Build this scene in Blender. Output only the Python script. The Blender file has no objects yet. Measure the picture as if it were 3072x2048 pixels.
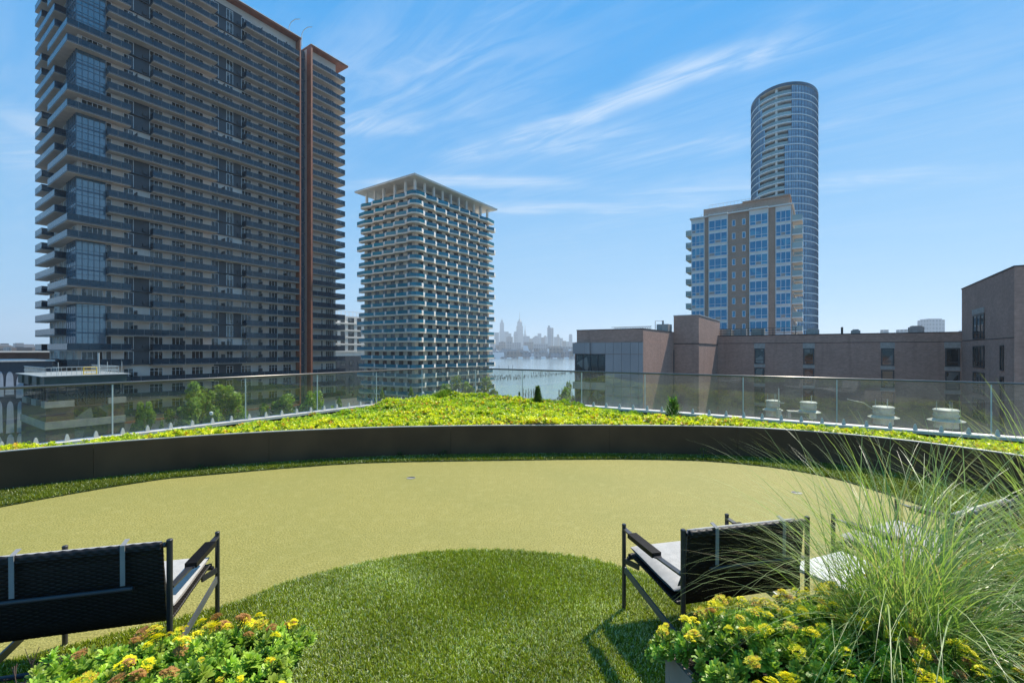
import bpy, math, random
import numpy as np
from mathutils import Vector, Matrix

random.seed(7); rng = np.random.default_rng(7)
S = bpy.context.scene
COL = S.collection
R = math.radians

# ------------------------------------------------------------------ camera, sky, sun
cd = bpy.data.cameras.new('camera'); cam = bpy.data.objects.new('camera', cd); COL.objects.link(cam)
cam.location = (0, 0, 1.75); cam.rotation_euler = (R(90), 0, 0)
cd.lens = 16.0; cd.sensor_width = 36.0; cd.shift_y = 27 / 3072
cd.clip_start = 0.05; cd.clip_end = 60000
S.camera = cam

SUN_AZ, SUN_EL = 44.0, 50.0          # azimuth clockwise from +Y, elevation
sd = bpy.data.lights.new('sun', 'SUN'); so = bpy.data.objects.new('sun', sd); COL.objects.link(so)
sd.energy = 5.0; sd.angle = R(0.53); sd.color = (1.0, 0.93, 0.82)
so.rotation_euler = (R(90 - SUN_EL), 0, R(180 - SUN_AZ)) ; so.location = (30, 30, 60)
_d = Vector((math.sin(R(SUN_AZ)) * math.cos(R(SUN_EL)), math.cos(R(SUN_AZ)) * math.cos(R(SUN_EL)), math.sin(R(SUN_EL))))
so.rotation_euler = _d.to_track_quat('Z', 'Y').to_euler()

S.view_settings.view_transform = 'Standard'
S.view_settings.look = 'None'
S.view_settings.gamma = 1.0
S.view_settings.use_curve_mapping = False
S.view_settings.exposure = 0.70

W = bpy.data.worlds.new('World'); S.world = W; W.use_nodes = True
nt = W.node_tree; nt.nodes.clear()
def N(tree, typ, **kw):
    n = tree.nodes.new(typ)
    for k, v in kw.items(): setattr(n, k, v)
    return n
def L(tree, a, b): tree.links.new(a, b)
def MATH(tree, op, a, b=None, clamp=False):
    n = N(tree, 'ShaderNodeMath', operation=op, use_clamp=clamp)
    for i, v in enumerate((a, b)):
        if v is None: continue
        if isinstance(v, (int, float)): n.inputs[i].default_value = v
        else: L(tree, v, n.inputs[i])
    return n.outputs[0]
def MIXC(tree, fac, a, b, mode='MIX'):
    n = N(tree, 'ShaderNodeMix', data_type='RGBA', blend_type=mode)
    for i, v in ((0, fac), (6, a), (7, b)):
        if isinstance(v, (int, float)): n.inputs[i].default_value = v
        elif isinstance(v, tuple): n.inputs[i].default_value = (*v[:3], 1)
        else: L(tree, v, n.inputs[i])
    return n.outputs[2]
def RAMP(tree, fac, lo, hi):
    n = N(tree, 'ShaderNodeMapRange', interpolation_type='SMOOTHSTEP')
    L(tree, fac, n.inputs[0]); n.inputs[1].default_value = lo; n.inputs[2].default_value = hi
    return n.outputs[0]

out = N(nt, 'ShaderNodeOutputWorld'); bg = N(nt, 'ShaderNodeBackground')
sky = N(nt, 'ShaderNodeTexSky', sky_type='NISHITA')
sky.sun_disc = False; sky.sun_elevation = R(SUN_EL); sky.sun_rotation = R(SUN_AZ)
sky.altitude = 0; sky.air_density = 1.0; sky.dust_density = 0.1; sky.ozone_density = 3.0
tc = N(nt, 'ShaderNodeTexCoord'); sep = N(nt, 'ShaderNodeSeparateXYZ'); L(nt, tc.outputs['Generated'], sep.inputs[0])
dz = MATH(nt, 'MAXIMUM', sep.outputs[2], 0.04)
px = MATH(nt, 'DIVIDE', sep.outputs[0], dz); py = MATH(nt, 'DIVIDE', sep.outputs[1], dz)
comb = N(nt, 'ShaderNodeCombineXYZ'); L(nt, px, comb.inputs[0]); L(nt, py, comb.inputs[1])
def tq(dx, dy):
    ln = math.hypot(dx, dy); tx, ty = dx / ln, dy / ln
    t = MATH(nt, 'ADD', MATH(nt, 'MULTIPLY', px, tx), MATH(nt, 'MULTIPLY', py, ty))
    q = MATH(nt, 'ADD', MATH(nt, 'MULTIPLY', px, -ty), MATH(nt, 'MULTIPLY', py, tx))
    return t, q
def cirrus(dx, dy, st, sq, detail, dist, lo, hi, off=0.0, rough=0.6):
    t, q = tq(dx, dy); c = N(nt, 'ShaderNodeCombineXYZ')
    L(nt, MATH(nt, 'MULTIPLY', t, st), c.inputs[0]); L(nt, MATH(nt, 'MULTIPLY', q, sq), c.inputs[1]); c.inputs[2].default_value = off
    n = N(nt, 'ShaderNodeTexNoise'); L(nt, c.outputs[0], n.inputs['Vector'])
    n.inputs['Scale'].default_value = 1.0; n.inputs['Detail'].default_value = detail
    n.inputs['Roughness'].default_value = rough; n.inputs['Distortion'].default_value = dist
    return RAMP(nt, n.outputs[0], lo, hi)
def streak(ax, ay, bx, by, w, soft, wob=None):
    dx, dy = bx - ax, by - ay; ln = math.hypot(dx, dy); tx, ty = dx / ln, dy / ln
    q = MATH(nt, 'ADD', MATH(nt, 'MULTIPLY', MATH(nt, 'SUBTRACT', px, ax), -ty), MATH(nt, 'MULTIPLY', MATH(nt, 'SUBTRACT', py, ay), tx))
    if wob is not None: q = MATH(nt, 'ADD', q, MATH(nt, 'MULTIPLY', MATH(nt, 'SUBTRACT', wob, 0.5), w * 1.1))
    t = MATH(nt, 'ADD', MATH(nt, 'MULTIPLY', MATH(nt, 'SUBTRACT', px, ax), tx), MATH(nt, 'MULTIPLY', MATH(nt, 'SUBTRACT', py, ay), ty))
    a = RAMP(nt, MATH(nt, 'ABSOLUTE', q), w, 0.0)
    e1 = RAMP(nt, t, -soft, soft); e2 = RAMP(nt, t, ln + soft, ln - soft)
    return MATH(nt, 'MULTIPLY', a, MATH(nt, 'MULTIPLY', e1, e2))
fine = cirrus(1.0, -0.74, 1.6, 7.5, 10, 1.3, 0.33, 0.70)
finel = cirrus(1.0, -0.10, 0.9, 5.5, 9, 0.9, 0.36, 0.70, 3.7)
wide = cirrus(1.0, -0.74, 0.45, 1.5, 5, 0.8, 0.38, 0.68, 1.3)
veil = cirrus(1.0, -0.6, 0.30, 0.75, 7, 0.9, 0.36, 0.72, 8.2)
wob = cirrus(1.0, -0.74, 1.1, 1.1, 3, 0.5, 0.25, 0.75, 5.5)
parts = [
 (MATH(nt, 'MULTIPLY', veil, MATH(nt, 'ADD', MATH(nt, 'MULTIPLY', fine, 0.45), 0.55)), 0.15),
 (MATH(nt, 'MULTIPLY', fine, wide), 0.13),
]
for a_, k_, f_ in (((-0.34, 2.40, 0.90, 1.46, 0.13, 0.16, wob), 0.72, fine), ((0.0, 2.25, 0.50, 2.10, 0.20, 0.25, wob), 0.5, fine), ((-0.80, 2.10, -0.46, 2.02, 0.16, 0.16, wob), 0.72, fine),
                   ((-0.72, 1.95, 0.0, 1.55, 0.45, 0.4, wob), 0.25, fine), ((-1.0, 2.75, 0.35, 2.72, 0.16, 0.4, wob), 0.65, finel), ((-0.4, 3.25, 1.4, 3.15, 0.20, 0.5, wob), 0.55, finel),
                   ((0.8, 2.95, 2.6, 2.65, 0.25, 0.5, wob), 0.5, finel), ((0.5, 2.4, 1.5, 2.0, 0.22, 0.4, wob), 0.3, fine), ((-2.8, 2.2, -1.6, 2.3, 0.5, 0.4, wob), 0.6, finel)):
    parts.append((MATH(nt, 'MULTIPLY', streak(*a_), MATH(nt, 'ADD', MATH(nt, 'MULTIPLY', f_, 0.8), 0.2)), k_))
cl = None
for v_, k_ in parts:
    m_ = MATH(nt, 'MULTIPLY', v_, k_); cl = m_ if cl is None else MATH(nt, 'ADD', cl, m_)
hz = RAMP(nt, sep.outputs[2], 0.06, 0.30)
cl = MATH(nt, 'MULTIPLY', cl, MATH(nt, 'ADD', MATH(nt, 'MULTIPLY', hz, 0.7), 0.3))
cl = MATH(nt, 'MINIMUM', cl, 0.88)
skc = MIXC(nt, 1.0, sky.outputs[0], (0.36, 0.74, 1.0), 'MULTIPLY')
# clear air: deep blue overhead, paler and whiter to the horizon
clear = MIXC(nt, RAMP(nt, sep.outputs[2], 0.62, -0.02), (0.0, 2.1, 5.25), (1.85, 3.75, 5.6))
skc = MIXC(nt, 0.96, skc, clear)
skc = MIXC(nt, cl, skc, (4.1, 4.95, 6.0))
L(nt, skc, bg.inputs[0]); bg.inputs[1].default_value = 0.1
L(nt, bg.outputs[0], out.inputs[0])

# ------------------------------------------------------------------ helpers
GA = R(34.1)                         # the street grid: U runs away to the right, V away to the left
U2 = np.array((math.sin(GA), math.cos(GA))); V2 = np.array((-math.cos(GA), math.sin(GA)))
GROT = R(90) - GA
EYE = 1.75; GROUND = -21.4; WATER = -23.3

def tag(o, label=None, cat=None, group=None, kind=None):
    if label: o['label'] = label
    if cat: o['category'] = cat
    if group: o['group'] = group
    if kind: o['kind'] = kind
    return o
def empty(name, loc, rz=0, **kw):
    o = bpy.data.objects.new(name, None); COL.objects.link(o)
    o.location = loc; o.rotation_euler = (0, 0, rz); o.empty_display_size = 0.3
    return tag(o, **kw)
def link(name, me, parent=None, loc=(0, 0, 0), rz=0, **kw):
    o = bpy.data.objects.new(name, me); COL.objects.link(o)
    o.parent = parent; o.location = loc; o.rotation_euler = (0, 0, rz)
    return tag(o, **kw)
def copy_tree(o, parent=None):
    c = o.copy(); COL.objects.link(c); c.parent = parent
    for ch in list(o.children): copy_tree(ch, c)
    return c

class MB:
    def __init__(s): s.v = []; s.f = []; s.m = []
    def poly(s, pts, m=0):
        b = len(s.v); s.v += [tuple(p) for p in pts]; s.f.append(tuple(range(b, b + len(pts)))); s.m.append(m); return s
    def box(s, x0, x1, y0, y1, z0, z1, m=0):
        b = len(s.v)
        s.v += [(x, y, z) for z in (z0, z1) for x, y in ((x0, y0), (x1, y0), (x1, y1), (x0, y1))]
        for f in ((0, 3, 2, 1), (4, 5, 6, 7), (0, 1, 5, 4), (1, 2, 6, 5), (2, 3, 7, 6), (3, 0, 4, 7)):
            s.f.append(tuple(b + i for i in f)); s.m.append(m)
        return s
    def bar(s, p, q, w, t, m=0, up=(0, 0, 1)):
        p, q, up = Vector(p), Vector(q), Vector(up); d = (q - p).normalized()
        sx = d.cross(up)
        if sx.length < 1e-4: sx = d.cross(Vector((0, 1, 0)))
        sx.normalize(); sz = sx.cross(d).normalized(); b = len(s.v)
        for c in (p, q):
            for a, e in ((-1, -1), (1, -1), (1, 1), (-1, 1)): s.v.append(tuple(c + sx * a * w / 2 + sz * e * t / 2))
        for f in ((0, 1, 2, 3), (7, 6, 5, 4), (0, 4, 5, 1), (1, 5, 6, 2), (2, 6, 7, 3), (3, 7, 4, 0)):
            s.f.append(tuple(b + i for i in f)); s.m.append(m)
        return s
    def tube(s, pts, r, n=8, m=0, cap=True):
        pts = [Vector(p) for p in pts]; b = len(s.v); rs = r if isinstance(r, (list, tuple)) else [r] * len(pts)
        ref = Vector((0, 0, 1))
        if abs((pts[1] - pts[0]).normalized().z) > 0.95: ref = Vector((1, 0, 0))
        for i, p in enumerate(pts):
            d = (pts[min(i + 1, len(pts) - 1)] - pts[max(i - 1, 0)]).normalized()
            a = d.cross(ref).normalized(); c = a.cross(d).normalized()
            for k in range(n):
                t = 2 * math.pi * k / n; s.v.append(tuple(p + (a * math.cos(t) + c * math.sin(t)) * rs[i]))
        for i in range(len(pts) - 1):
            for k in range(n):
                k2 = (k + 1) % n; s.f.append((b + i * n + k, b + i * n + k2, b + (i + 1) * n + k2, b + (i + 1) * n + k)); s.m.append(m)
        if cap:
            s.f.append(tuple(b + k for k in range(n))[::-1]); s.m.append(m)
            e = b + (len(pts) - 1) * n; s.f.append(tuple(e + k for k in range(n))); s.m.append(m)
        return s
    def lathe(s, prof, n=24, c=(0, 0), m=0):
        b = len(s.v)
        for r, z in prof:
            for k in range(n):
                t = 2 * math.pi * k / n; s.v.append((c[0] + r * math.cos(t), c[1] + r * math.sin(t), z))
        for i in range(len(prof) - 1):
            for k in range(n):
                k2 = (k + 1) % n; s.f.append((b + i * n + k, b + i * n + k2, b + (i + 1) * n + k2, b + (i + 1) * n + k)); s.m.append(m)
        s.f.append(tuple(b + k for k in range(n))[::-1]); s.m.append(m)
        e = b + (len(prof) - 1) * n; s.f.append(tuple(e + k for k in range(n))); s.m.append(m)
        return s
    def prism(s, pts, z0, z1, m=0):
        n = len(pts); b = len(s.v)
        s.v += [(p[0], p[1], z0) for p in pts] + [(p[0], p[1], z1) for p in pts]
        s.f.append(tuple(b + i for i in range(n))[::-1]); s.m.append(m)
        s.f.append(tuple(b + n + i for i in range(n))); s.m.append(m)
        for i in range(n):
            j = (i + 1) % n; s.f.append((b + i, b + j, b + n + j, b + n + i)); s.m.append(m)
        return s
    def mesh(s, name, *mats, smooth=False):
        me = bpy.data.meshes.new(name); me.from_pydata(s.v, [], s.f)
        for m in mats: me.materials.append(m)
        if len(mats) > 1: me.polygons.foreach_set('material_index', s.m)
        if smooth: me.polygons.foreach_set('use_smooth', [True] * len(s.f))
        me.update(); return me
    def obj(s, name, mats, parent=None, loc=(0, 0, 0), rz=0, smooth=False, **kw):
        mats = mats if isinstance(mats, (list, tuple)) else [mats]
        return link(name, s.mesh(name, *mats, smooth=smooth), parent, loc, rz, **kw)

def array_mesh(name, verts, quads, mats, col=None, smooth=False, midx=None):
    me = bpy.data.meshes.new(name); nv, nf, k = len(verts), len(quads), quads.shape[1]
    me.vertices.add(nv); me.vertices.foreach_set('co', np.ascontiguousarray(verts, dtype=np.float32).ravel())
    me.loops.add(nf * k); me.loops.foreach_set('vertex_index', np.ascontiguousarray(quads, dtype=np.int32).ravel())
    me.polygons.add(nf); me.polygons.foreach_set('loop_start', np.arange(0, nf * k, k, dtype=np.int32))
    for m in (mats if isinstance(mats, (list, tuple)) else [mats]): me.materials.append(m)
    if midx is not None: me.polygons.foreach_set('material_index', np.ascontiguousarray(midx, dtype=np.int32))
    if smooth: me.polygons.foreach_set('use_smooth', np.ones(nf, dtype=bool))
    me.update(calc_edges=True)
    if col is not None:
        a = me.color_attributes.new('Col', 'FLOAT_COLOR', 'POINT')
        c4 = np.ones((nv, 4), dtype=np.float32); c4[:, :3] = col; a.data.foreach_set('color', c4.ravel())
    me.validate(); return me
def scatter(tv, tq, pos, yaw, tilt, tdir, scale, tcol, icol):
    """template verts/quads copied to every position; returns verts, quads, colours"""
    n, m = len(pos), len(tv)
    c, s = np.cos(yaw), np.sin(yaw)
    v = np.repeat(tv[None], n, 0) * np.asarray(scale).reshape(n, -1, 1) if np.ndim(scale) else np.repeat(tv[None], n, 0) * scale
    x = v[:, :, 0] * c[:, None] - v[:, :, 1] * s[:, None]; y = v[:, :, 0] * s[:, None] + v[:, :, 1] * c[:, None]; z = v[:, :, 2]
    ct, st, cd_, sd_ = np.cos(tilt)[:, None], np.sin(tilt)[:, None], np.cos(tdir)[:, None], np.sin(tdir)[:, None]
    a = x * cd_ + y * sd_; b = -x * sd_ + y * cd_
    a2 = a * ct + z * st; z2 = -a * st + z * ct
    x = a2 * cd_ - b * sd_; y = a2 * sd_ + b * cd_
    v = np.stack((x + pos[:, 0:1], y + pos[:, 1:2], z2 + pos[:, 2:3]), -1).reshape(-1, 3)
    q = (tq[None] + (np.arange(n) * m)[:, None, None]).reshape(-1, tq.shape[1])
    col = (tcol[None] * icol[:, None, :]).reshape(-1, 3) if tcol is not None else np.repeat(icol, m, 0)
    return v, q, col

def pool(thing, name, items, cap=300, **kw):
    """items = (mesh, loc, rz) in the thing's frame; the nearest become parts, the rest one stuff part"""
    mw = Matrix.LocRotScale(thing.location, thing.rotation_euler, None)
    cp = Vector((0, 0, EYE))
    items = sorted(items, key=lambda it: (mw @ Vector(it[1]) - cp).length)
    for me, loc, rz in items[:cap]: link(name, me, thing, loc, rz)
    rest = items[cap:]
    if rest:
        vs, fs, ms, mats, mi = [], [], [], [], {}
        for me, loc, rz in rest:
            b = len(vs); M = Matrix.Translation(loc) @ Matrix.Rotation(rz, 4, 'Z')
            vs += [tuple(M @ v.co) for v in me.vertices]
            for p in me.polygons:
                fs.append(tuple(b + i for i in p.vertices)); mt = me.materials[p.material_index]
                if mt.name not in mi: mi[mt.name] = len(mats); mats.append(mt)
                ms.append(mi[mt.name])
        me = bpy.data.meshes.new(name + 's'); me.from_pydata(vs, [], fs)
        for m in mats: me.materials.append(m)
        me.polygons.foreach_set('material_index', ms); me.update()
        link(name + 's', me, thing, kind='stuff')

# ------------------------------------------------------------------ materials
def newmat(name):
    m = bpy.data.materials.new(name); m.use_nodes = True; t = m.node_tree
    return m, t, t.nodes['Principled BSDF']
def pm(name, col, rough=0.6, metal=0.0, var=0.12, scale=3.0, bump=0.0, bscale=40.0, spec=0.5, ior=None, objvar=0.0, coat=0, streaks=0.0):
    m, t, p = newmat(name)
    p.inputs['Roughness'].default_value = rough; p.inputs['Metallic'].default_value = metal
    p.inputs['Specular IOR Level'].default_value = spec
    if ior: p.inputs['IOR'].default_value = ior
    tc = N(t, 'ShaderNodeTexCoord')
    n = N(t, 'ShaderNodeTexNoise'); L(t, tc.outputs['Object'], n.inputs['Vector']); n.inputs['Scale'].default_value = scale; n.inputs['Detail'].default_value = 6
    f = RAMP(t, n.outputs[0], 0.3, 0.7)
    c = MIXC(t, f, tuple(x * (1 - var) for x in col), tuple(min(1, x * (1 + var)) for x in col))
    if streaks:
        mp = N(t, 'ShaderNodeMapping'); L(t, tc.outputs['Object'], mp.inputs[0]); mp.inputs['Scale'].default_value = (1.3, 1.3, 0.08)
        n3 = N(t, 'ShaderNodeTexNoise'); L(t, mp.outputs[0], n3.inputs['Vector']); n3.inputs['Scale'].default_value = 2.2; n3.inputs['Detail'].default_value = 5
        c = MIXC(t, MATH(t, 'MULTIPLY', RAMP(t, n3.outputs[0], 0.42, 0.75), streaks), c, tuple(x * 0.55 for x in col))
    if objvar:
        oi = N(t, 'ShaderNodeObjectInfo'); c = MIXC(t, MATH(t, 'MULTIPLY', oi.outputs['Random'], objvar), c, tuple(x * 0.4 for x in col))
    L(t, c, p.inputs['Base Color'])
    if bump:
        n2 = N(t, 'ShaderNodeTexNoise'); L(t, tc.outputs['Object'], n2.inputs['Vector']); n2.inputs['Scale'].default_value = bscale; n2.inputs['Detail'].default_value = 5
        b = N(t, 'ShaderNodeBump'); b.inputs['Strength'].default_value = bump; b.inputs['Distance'].default_value = 0.02
        L(t, n2.outputs[0], b.inputs['Height']); L(t, b.outputs[0], p.inputs['Normal'])
    return m
def brickmat(name, c1, c2, mortar, bw=0.22, bh=0.075, dirt=0.25):
    m, t, p = newmat(name); p.inputs['Roughness'].default_value = 0.85
    g = N(t, 'ShaderNodeTexCoord'); sp = N(t, 'ShaderNodeSeparateXYZ'); L(t, g.outputs['Object'], sp.inputs[0])
    cb = N(t, 'ShaderNodeCombineXYZ'); L(t, MATH(t, 'ADD', sp.outputs[0], sp.outputs[1]), cb.inputs[0]); L(t, sp.outputs[2], cb.inputs[1])
    b = N(t, 'ShaderNodeTexBrick'); L(t, cb.outputs[0], b.inputs['Vector'])
    b.inputs['Scale'].default_value = 1; b.inputs['Brick Width'].default_value = bw; b.inputs['Row Height'].default_value = bh
    b.inputs['Mortar Size'].default_value = 0.008; b.inputs['Mortar Smooth'].default_value = 0.2
    b.inputs['Color1'].default_value = (*c1, 1); b.inputs['Color2'].default_value = (*c2, 1); b.inputs['Mortar'].default_value = (*mortar, 1)
    n = N(t, 'ShaderNodeTexNoise'); L(t, g.outputs['Object'], n.inputs['Vector']); n.inputs['Scale'].default_value = 0.35; n.inputs['Detail'].default_value = 7
    c = MIXC(t, MATH(t, 'MULTIPLY', RAMP(t, n.outputs[0], 0.35, 0.7), dirt), b.outputs[0], tuple(x * 0.6 for x in c1))
    mpz = N(t, 'ShaderNodeMapping'); L(t, cb.outputs[0], mpz.inputs[0]); mpz.inputs['Scale'].default_value = (1.1, 0.07, 1)
    nz = N(t, 'ShaderNodeTexNoise'); L(t, mpz.outputs[0], nz.inputs['Vector']); nz.inputs['Scale'].default_value = 1.0; nz.inputs['Detail'].default_value = 6
    c = MIXC(t, MATH(t, 'MULTIPLY', RAMP(t, nz.outputs[0], 0.5, 0.8), 0.4), c, tuple(x * 0.5 for x in c1))
    n2 = N(t, 'ShaderNodeTexNoise'); L(t, cb.outputs[0], n2.inputs['Vector']); n2.inputs['Scale'].default_value = 3.0; n2.inputs['Detail'].default_value = 3
    c = MIXC(t, MATH(t, 'MULTIPLY', RAMP(t, n2.outputs[0], 0.4, 0.8), 0.25), c, tuple(min(1, x * 1.5) for x in c2))
    L(t, c, p.inputs['Base Color'])
    bp = N(t, 'ShaderNodeBump'); bp.inputs['Strength'].default_value = 0.6; bp.inputs['Distance'].default_value = 0.02; bp.invert = True
    L(t, b.outputs['Fac'], bp.inputs['Height']); L(t, bp.outputs[0], p.inputs['Normal'])
    return m
def panemat(name, col, col2, rough=0.06, ior=1.9, jitter=0.6):
    """window glass: dark room behind, curtains in some, mirror-like surface"""
    m, t, p = newmat(name); p.inputs['Roughness'].default_value = rough; p.inputs['IOR'].default_value = ior
    oi = N(t, 'ShaderNodeObjectInfo'); tc = N(t, 'ShaderNodeTexCoord')
    v = N(t, 'ShaderNodeTexVoronoi'); v.inputs['Scale'].default_value = 0.7
    ad = N(t, 'ShaderNodeVectorMath', operation='ADD'); L(t, tc.outputs['Object'], ad.inputs[0]); L(t, oi.outputs['Location'], ad.inputs[1])
    L(t, ad.outputs[0], v.inputs['Vector']); sp = N(t, 'ShaderNodeSeparateColor'); L(t, v.outputs['Color'], sp.inputs[0])
    L(t, MIXC(t, MATH(t, 'MULTIPLY', RAMP(t, sp.outputs[0], 0.55, 0.95), jitter), col, col2), p.inputs['Base Color'])
    n = N(t, 'ShaderNodeTexNoise'); L(t, ad.outputs[0], n.inputs['Vector']); n.inputs['Scale'].default_value = 0.8
    b = N(t, 'ShaderNodeBump'); b.inputs['Strength'].default_value = 0.02; b.inputs['Distance'].default_value = 0.1
    L(t, n.outputs[0], b.inputs['Height']); L(t, b.outputs[0], p.inputs['Normal'])
    return m
def railglass(name, col, alpha, rough=0.08, ior=1.7):
    m, t, p = newmat(name); p.inputs['Roughness'].default_value = rough; p.inputs['IOR'].default_value = ior
    p.inputs['Alpha'].default_value = alpha
    oi = N(t, 'ShaderNodeObjectInfo')
    L(t, MIXC(t, oi.outputs['Random'], tuple(x * 0.8 for x in col), tuple(min(1, x * 1.25) for x in col)), p.inputs['Base Color'])
    return m
def leafmat(name, rough=0.45, trans=0.3, spec=0.4):
    m, t, p = newmat(name); a = N(t, 'ShaderNodeVertexColor', layer_name='Col')
    p.inputs['Roughness'].default_value = rough; p.inputs['Specular IOR Level'].default_value = spec
    L(t, a.outputs[0], p.inputs['Base Color'])
    tr = N(t, 'ShaderNodeBsdfTranslucent'); L(t, MIXC(t, 1.0, a.outputs[0], (1.25, 1.35, 0.6), 'MULTIPLY'), tr.inputs[0])
    mx = N(t, 'ShaderNodeMixShader'); mx.inputs[0].default_value = trans
    L(t, p.outputs[0], mx.inputs[1]); L(t, tr.outputs[0], mx.inputs[2]); L(t, mx.outputs[0], t.nodes['Material Output'].inputs[0])
    return m

M = {}
M['cream'] = pm('cream_render', (0.58, 0.505, 0.44), 0.8, var=0.06, scale=0.3, streaks=0.15)
M['soffit'] = pm('concrete_slab', (0.52, 0.455, 0.395), 0.8, var=0.08, scale=0.8)
M['slab_dark'] = pm('dark_slab_edge', (0.035, 0.045, 0.055), 0.45)
M['grey_panel'] = pm('charcoal_panel', (0.035, 0.042, 0.052), 0.45, var=0.08, scale=0.6)
M['orange'] = pm('orange_wood_panel', (0.27, 0.085, 0.04), 0.6, var=0.2, scale=0.7)
M['white_frame'] = pm('white_window_frame', (0.72, 0.73, 0.74), 0.5)
M['dark_frame'] = pm('dark_window_frame', (0.03, 0.035, 0.04), 0.4)
M['blue_frame'] = pm('blue_grey_mullion', (0.06, 0.10, 0.14), 0.4)
M['pane'] = panemat('window_glass', (0.006, 0.012, 0.015), (0.34, 0.33, 0.30), jitter=0.42, ior=1.6)
M['pane_blue'] = panemat('blue_window_glass', (0.006, 0.19, 0.36), (0.06, 0.31, 0.46), ior=1.7, jitter=0.9)
M['pane_bay'] = panemat('bay_glass', (0.02, 0.085, 0.13), (0.07, 0.15, 0.20), ior=2.3, jitter=0.5)
M['pane_ell'] = panemat('curtain_wall_glass', (0.18, 0.36, 0.54), (0.38, 0.58, 0.74), ior=2.3, jitter=0.8)
M['rail_blue'] = railglass('blue_grey_rail_glass', (0.003, 0.022, 0.044), 0.82, ior=1.5)
M['rail_teal'] = railglass('teal_rail_glass', (0.0, 0.19, 0.27), 0.9, ior=1.4)
M['rail_green'] = railglass('pale_green_rail_glass', (0.34, 0.46, 0.45), 0.7)
M['white_panel'] = pm('white_perforated_panel', (0.82, 0.82, 0.80), 0.5, var=0.06, scale=2)
M['beige'] = pm('beige_concrete', (0.74, 0.63, 0.50), 0.8, var=0.07, scale=0.4, streaks=0.15)
M['white_conc'] = pm('white_concrete', (0.74, 0.69, 0.62), 0.75, var=0.07, scale=0.5)
M['brick_brown'] = brickmat('brown_brick', (0.42, 0.265, 0.185), (0.50, 0.325, 0.23), (0.38, 0.28, 0.22))
M['brick_mauve'] = brickmat('mauve_brown_brick', (0.37, 0.215, 0.16), (0.45, 0.265, 0.20), (0.38, 0.26, 0.20), bh=0.2, bw=0.4)
M['brick_red'] = brickmat('dark_red_brick', (0.10, 0.048, 0.035), (0.15, 0.075, 0.055), (0.12, 0.10, 0.08))
M['clad'] = pm('grey_metal_cladding', (0.32, 0.285, 0.275), 0.45, var=0.06, scale=0.4)
M['clad_dark'] = pm('dark_parapet', (0.04, 0.036, 0.036), 0.6)
M['trim'] = pm('grey_stone_trim', (0.36, 0.315, 0.275), 0.7)
M['green_steel'] = pm('dark_green_steel', (0.03, 0.065, 0.055), 0.4, var=0.2, scale=0.6)
M['galv'] = pm('galvanised_steel', (0.42, 0.45, 0.44), 0.4, 0.3)
M['yellow'] = pm('yellow_paint', (0.62, 0.42, 0.02), 0.5)
M['stone_band'] = pm('limestone_band', (0.36, 0.32, 0.26), 0.8, var=0.15, scale=0.8, streaks=0.3)
M['mural_white'] = pm('mural_pale_paint', (0.40, 0.42, 0.46), 0.7, var=0.12, scale=0.6)
M['mural_dark'] = pm('mural_dark_paint', (0.05, 0.055, 0.07), 0.7)
M['white_roof'] = pm('white_roof_membrane', (0.52, 0.51, 0.49), 0.7, var=0.14, scale=0.7, streaks=0.1)
M['fan'] = pm('fan_off_white_metal', (0.50, 0.46, 0.38), 0.45, var=0.14, scale=2.5)
M['planter'] = pm('taupe_planter', (0.30, 0.245, 0.215), 0.75, var=0.12, scale=3.0, bump=0.15, bscale=60)
M['planter_black'] = pm('black_planter_lip', (0.012, 0.012, 0.013), 0.5)
M['wall_metal'] = pm('dark_bronze_metal', (0.090, 0.054, 0.028), 0.75, 0.0, var=0.22, scale=1.2, bump=0.05, bscale=8, streaks=0.25, spec=0.25)
M['lip'] = pm('pale_metal_edge', (0.45, 0.43, 0.40), 0.45, 0.2)  # paler colour for the top edges
M['coping'] = pm('pale_metal_coping', (0.52, 0.49, 0.46), 0.5, var=0.1)
M['curb'] = pm('dark_curb', (0.045, 0.038, 0.032), 0.8)
M['rail_metal'] = pm('satin_brown_rail', (0.16, 0.145, 0.13), 0.32, 0.6)
M['joint'] = pm('glass_edge_seal', (0.50, 0.55, 0.54), 0.3, 0.1)
M['clip'] = pm('frosted_clip', (0.46, 0.47, 0.42), 0.5)
M['soil'] = pm('planting_soil', (0.04, 0.032, 0.02), 0.95, var=0.4, scale=20, bump=0.6, bscale=60)
M['far_roof'] = pm('city_roof', (0.20, 0.19, 0.185), 0.8, var=0.3, scale=0.01)
M['asphalt'] = pm('asphalt', (0.055, 0.055, 0.055), 0.85, var=0.2, scale=0.3)
M['pave'] = pm('pavement_concrete', (0.075, 0.072, 0.062), 0.85, var=0.12, scale=0.5)
M['line'] = pm('road_paint', (0.7, 0.7, 0.68), 0.7)
M['lawn'] = pm('lawn', (0.045, 0.085, 0.018), 0.9, var=0.35, scale=0.3)
M['bark'] = pm('bark', (0.09, 0.07, 0.05), 0.9, var=0.3, scale=2)
M['piling'] = pm('weathered_piling_wood', (0.022, 0.018, 0.015), 0.9)
M['leaf'] = leafmat('tree_leaf', 0.5, 0.42)
M['sedum'] = leafmat('sedum_leaf', 0.42, 0.32, 0.3)
M['petal'] = leafmat('sedum_petal', 0.6, 0.25, 0.2)
M['turf_blade'] = leafmat('artificial_turf_fibre', 0.38, 0.25, 0.35)
M['blade'] = leafmat('ornamental_grass_blade', 0.40, 0.35, 0.45)
M['frame'] = pm('chair_frame_charcoal', (0.045, 0.045, 0.05), 0.36, 0.35, var=0.1)
M['frame_light'] = pm('chair_side_rail', (0.09, 0.10, 0.11), 0.42, 0.2)
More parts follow.
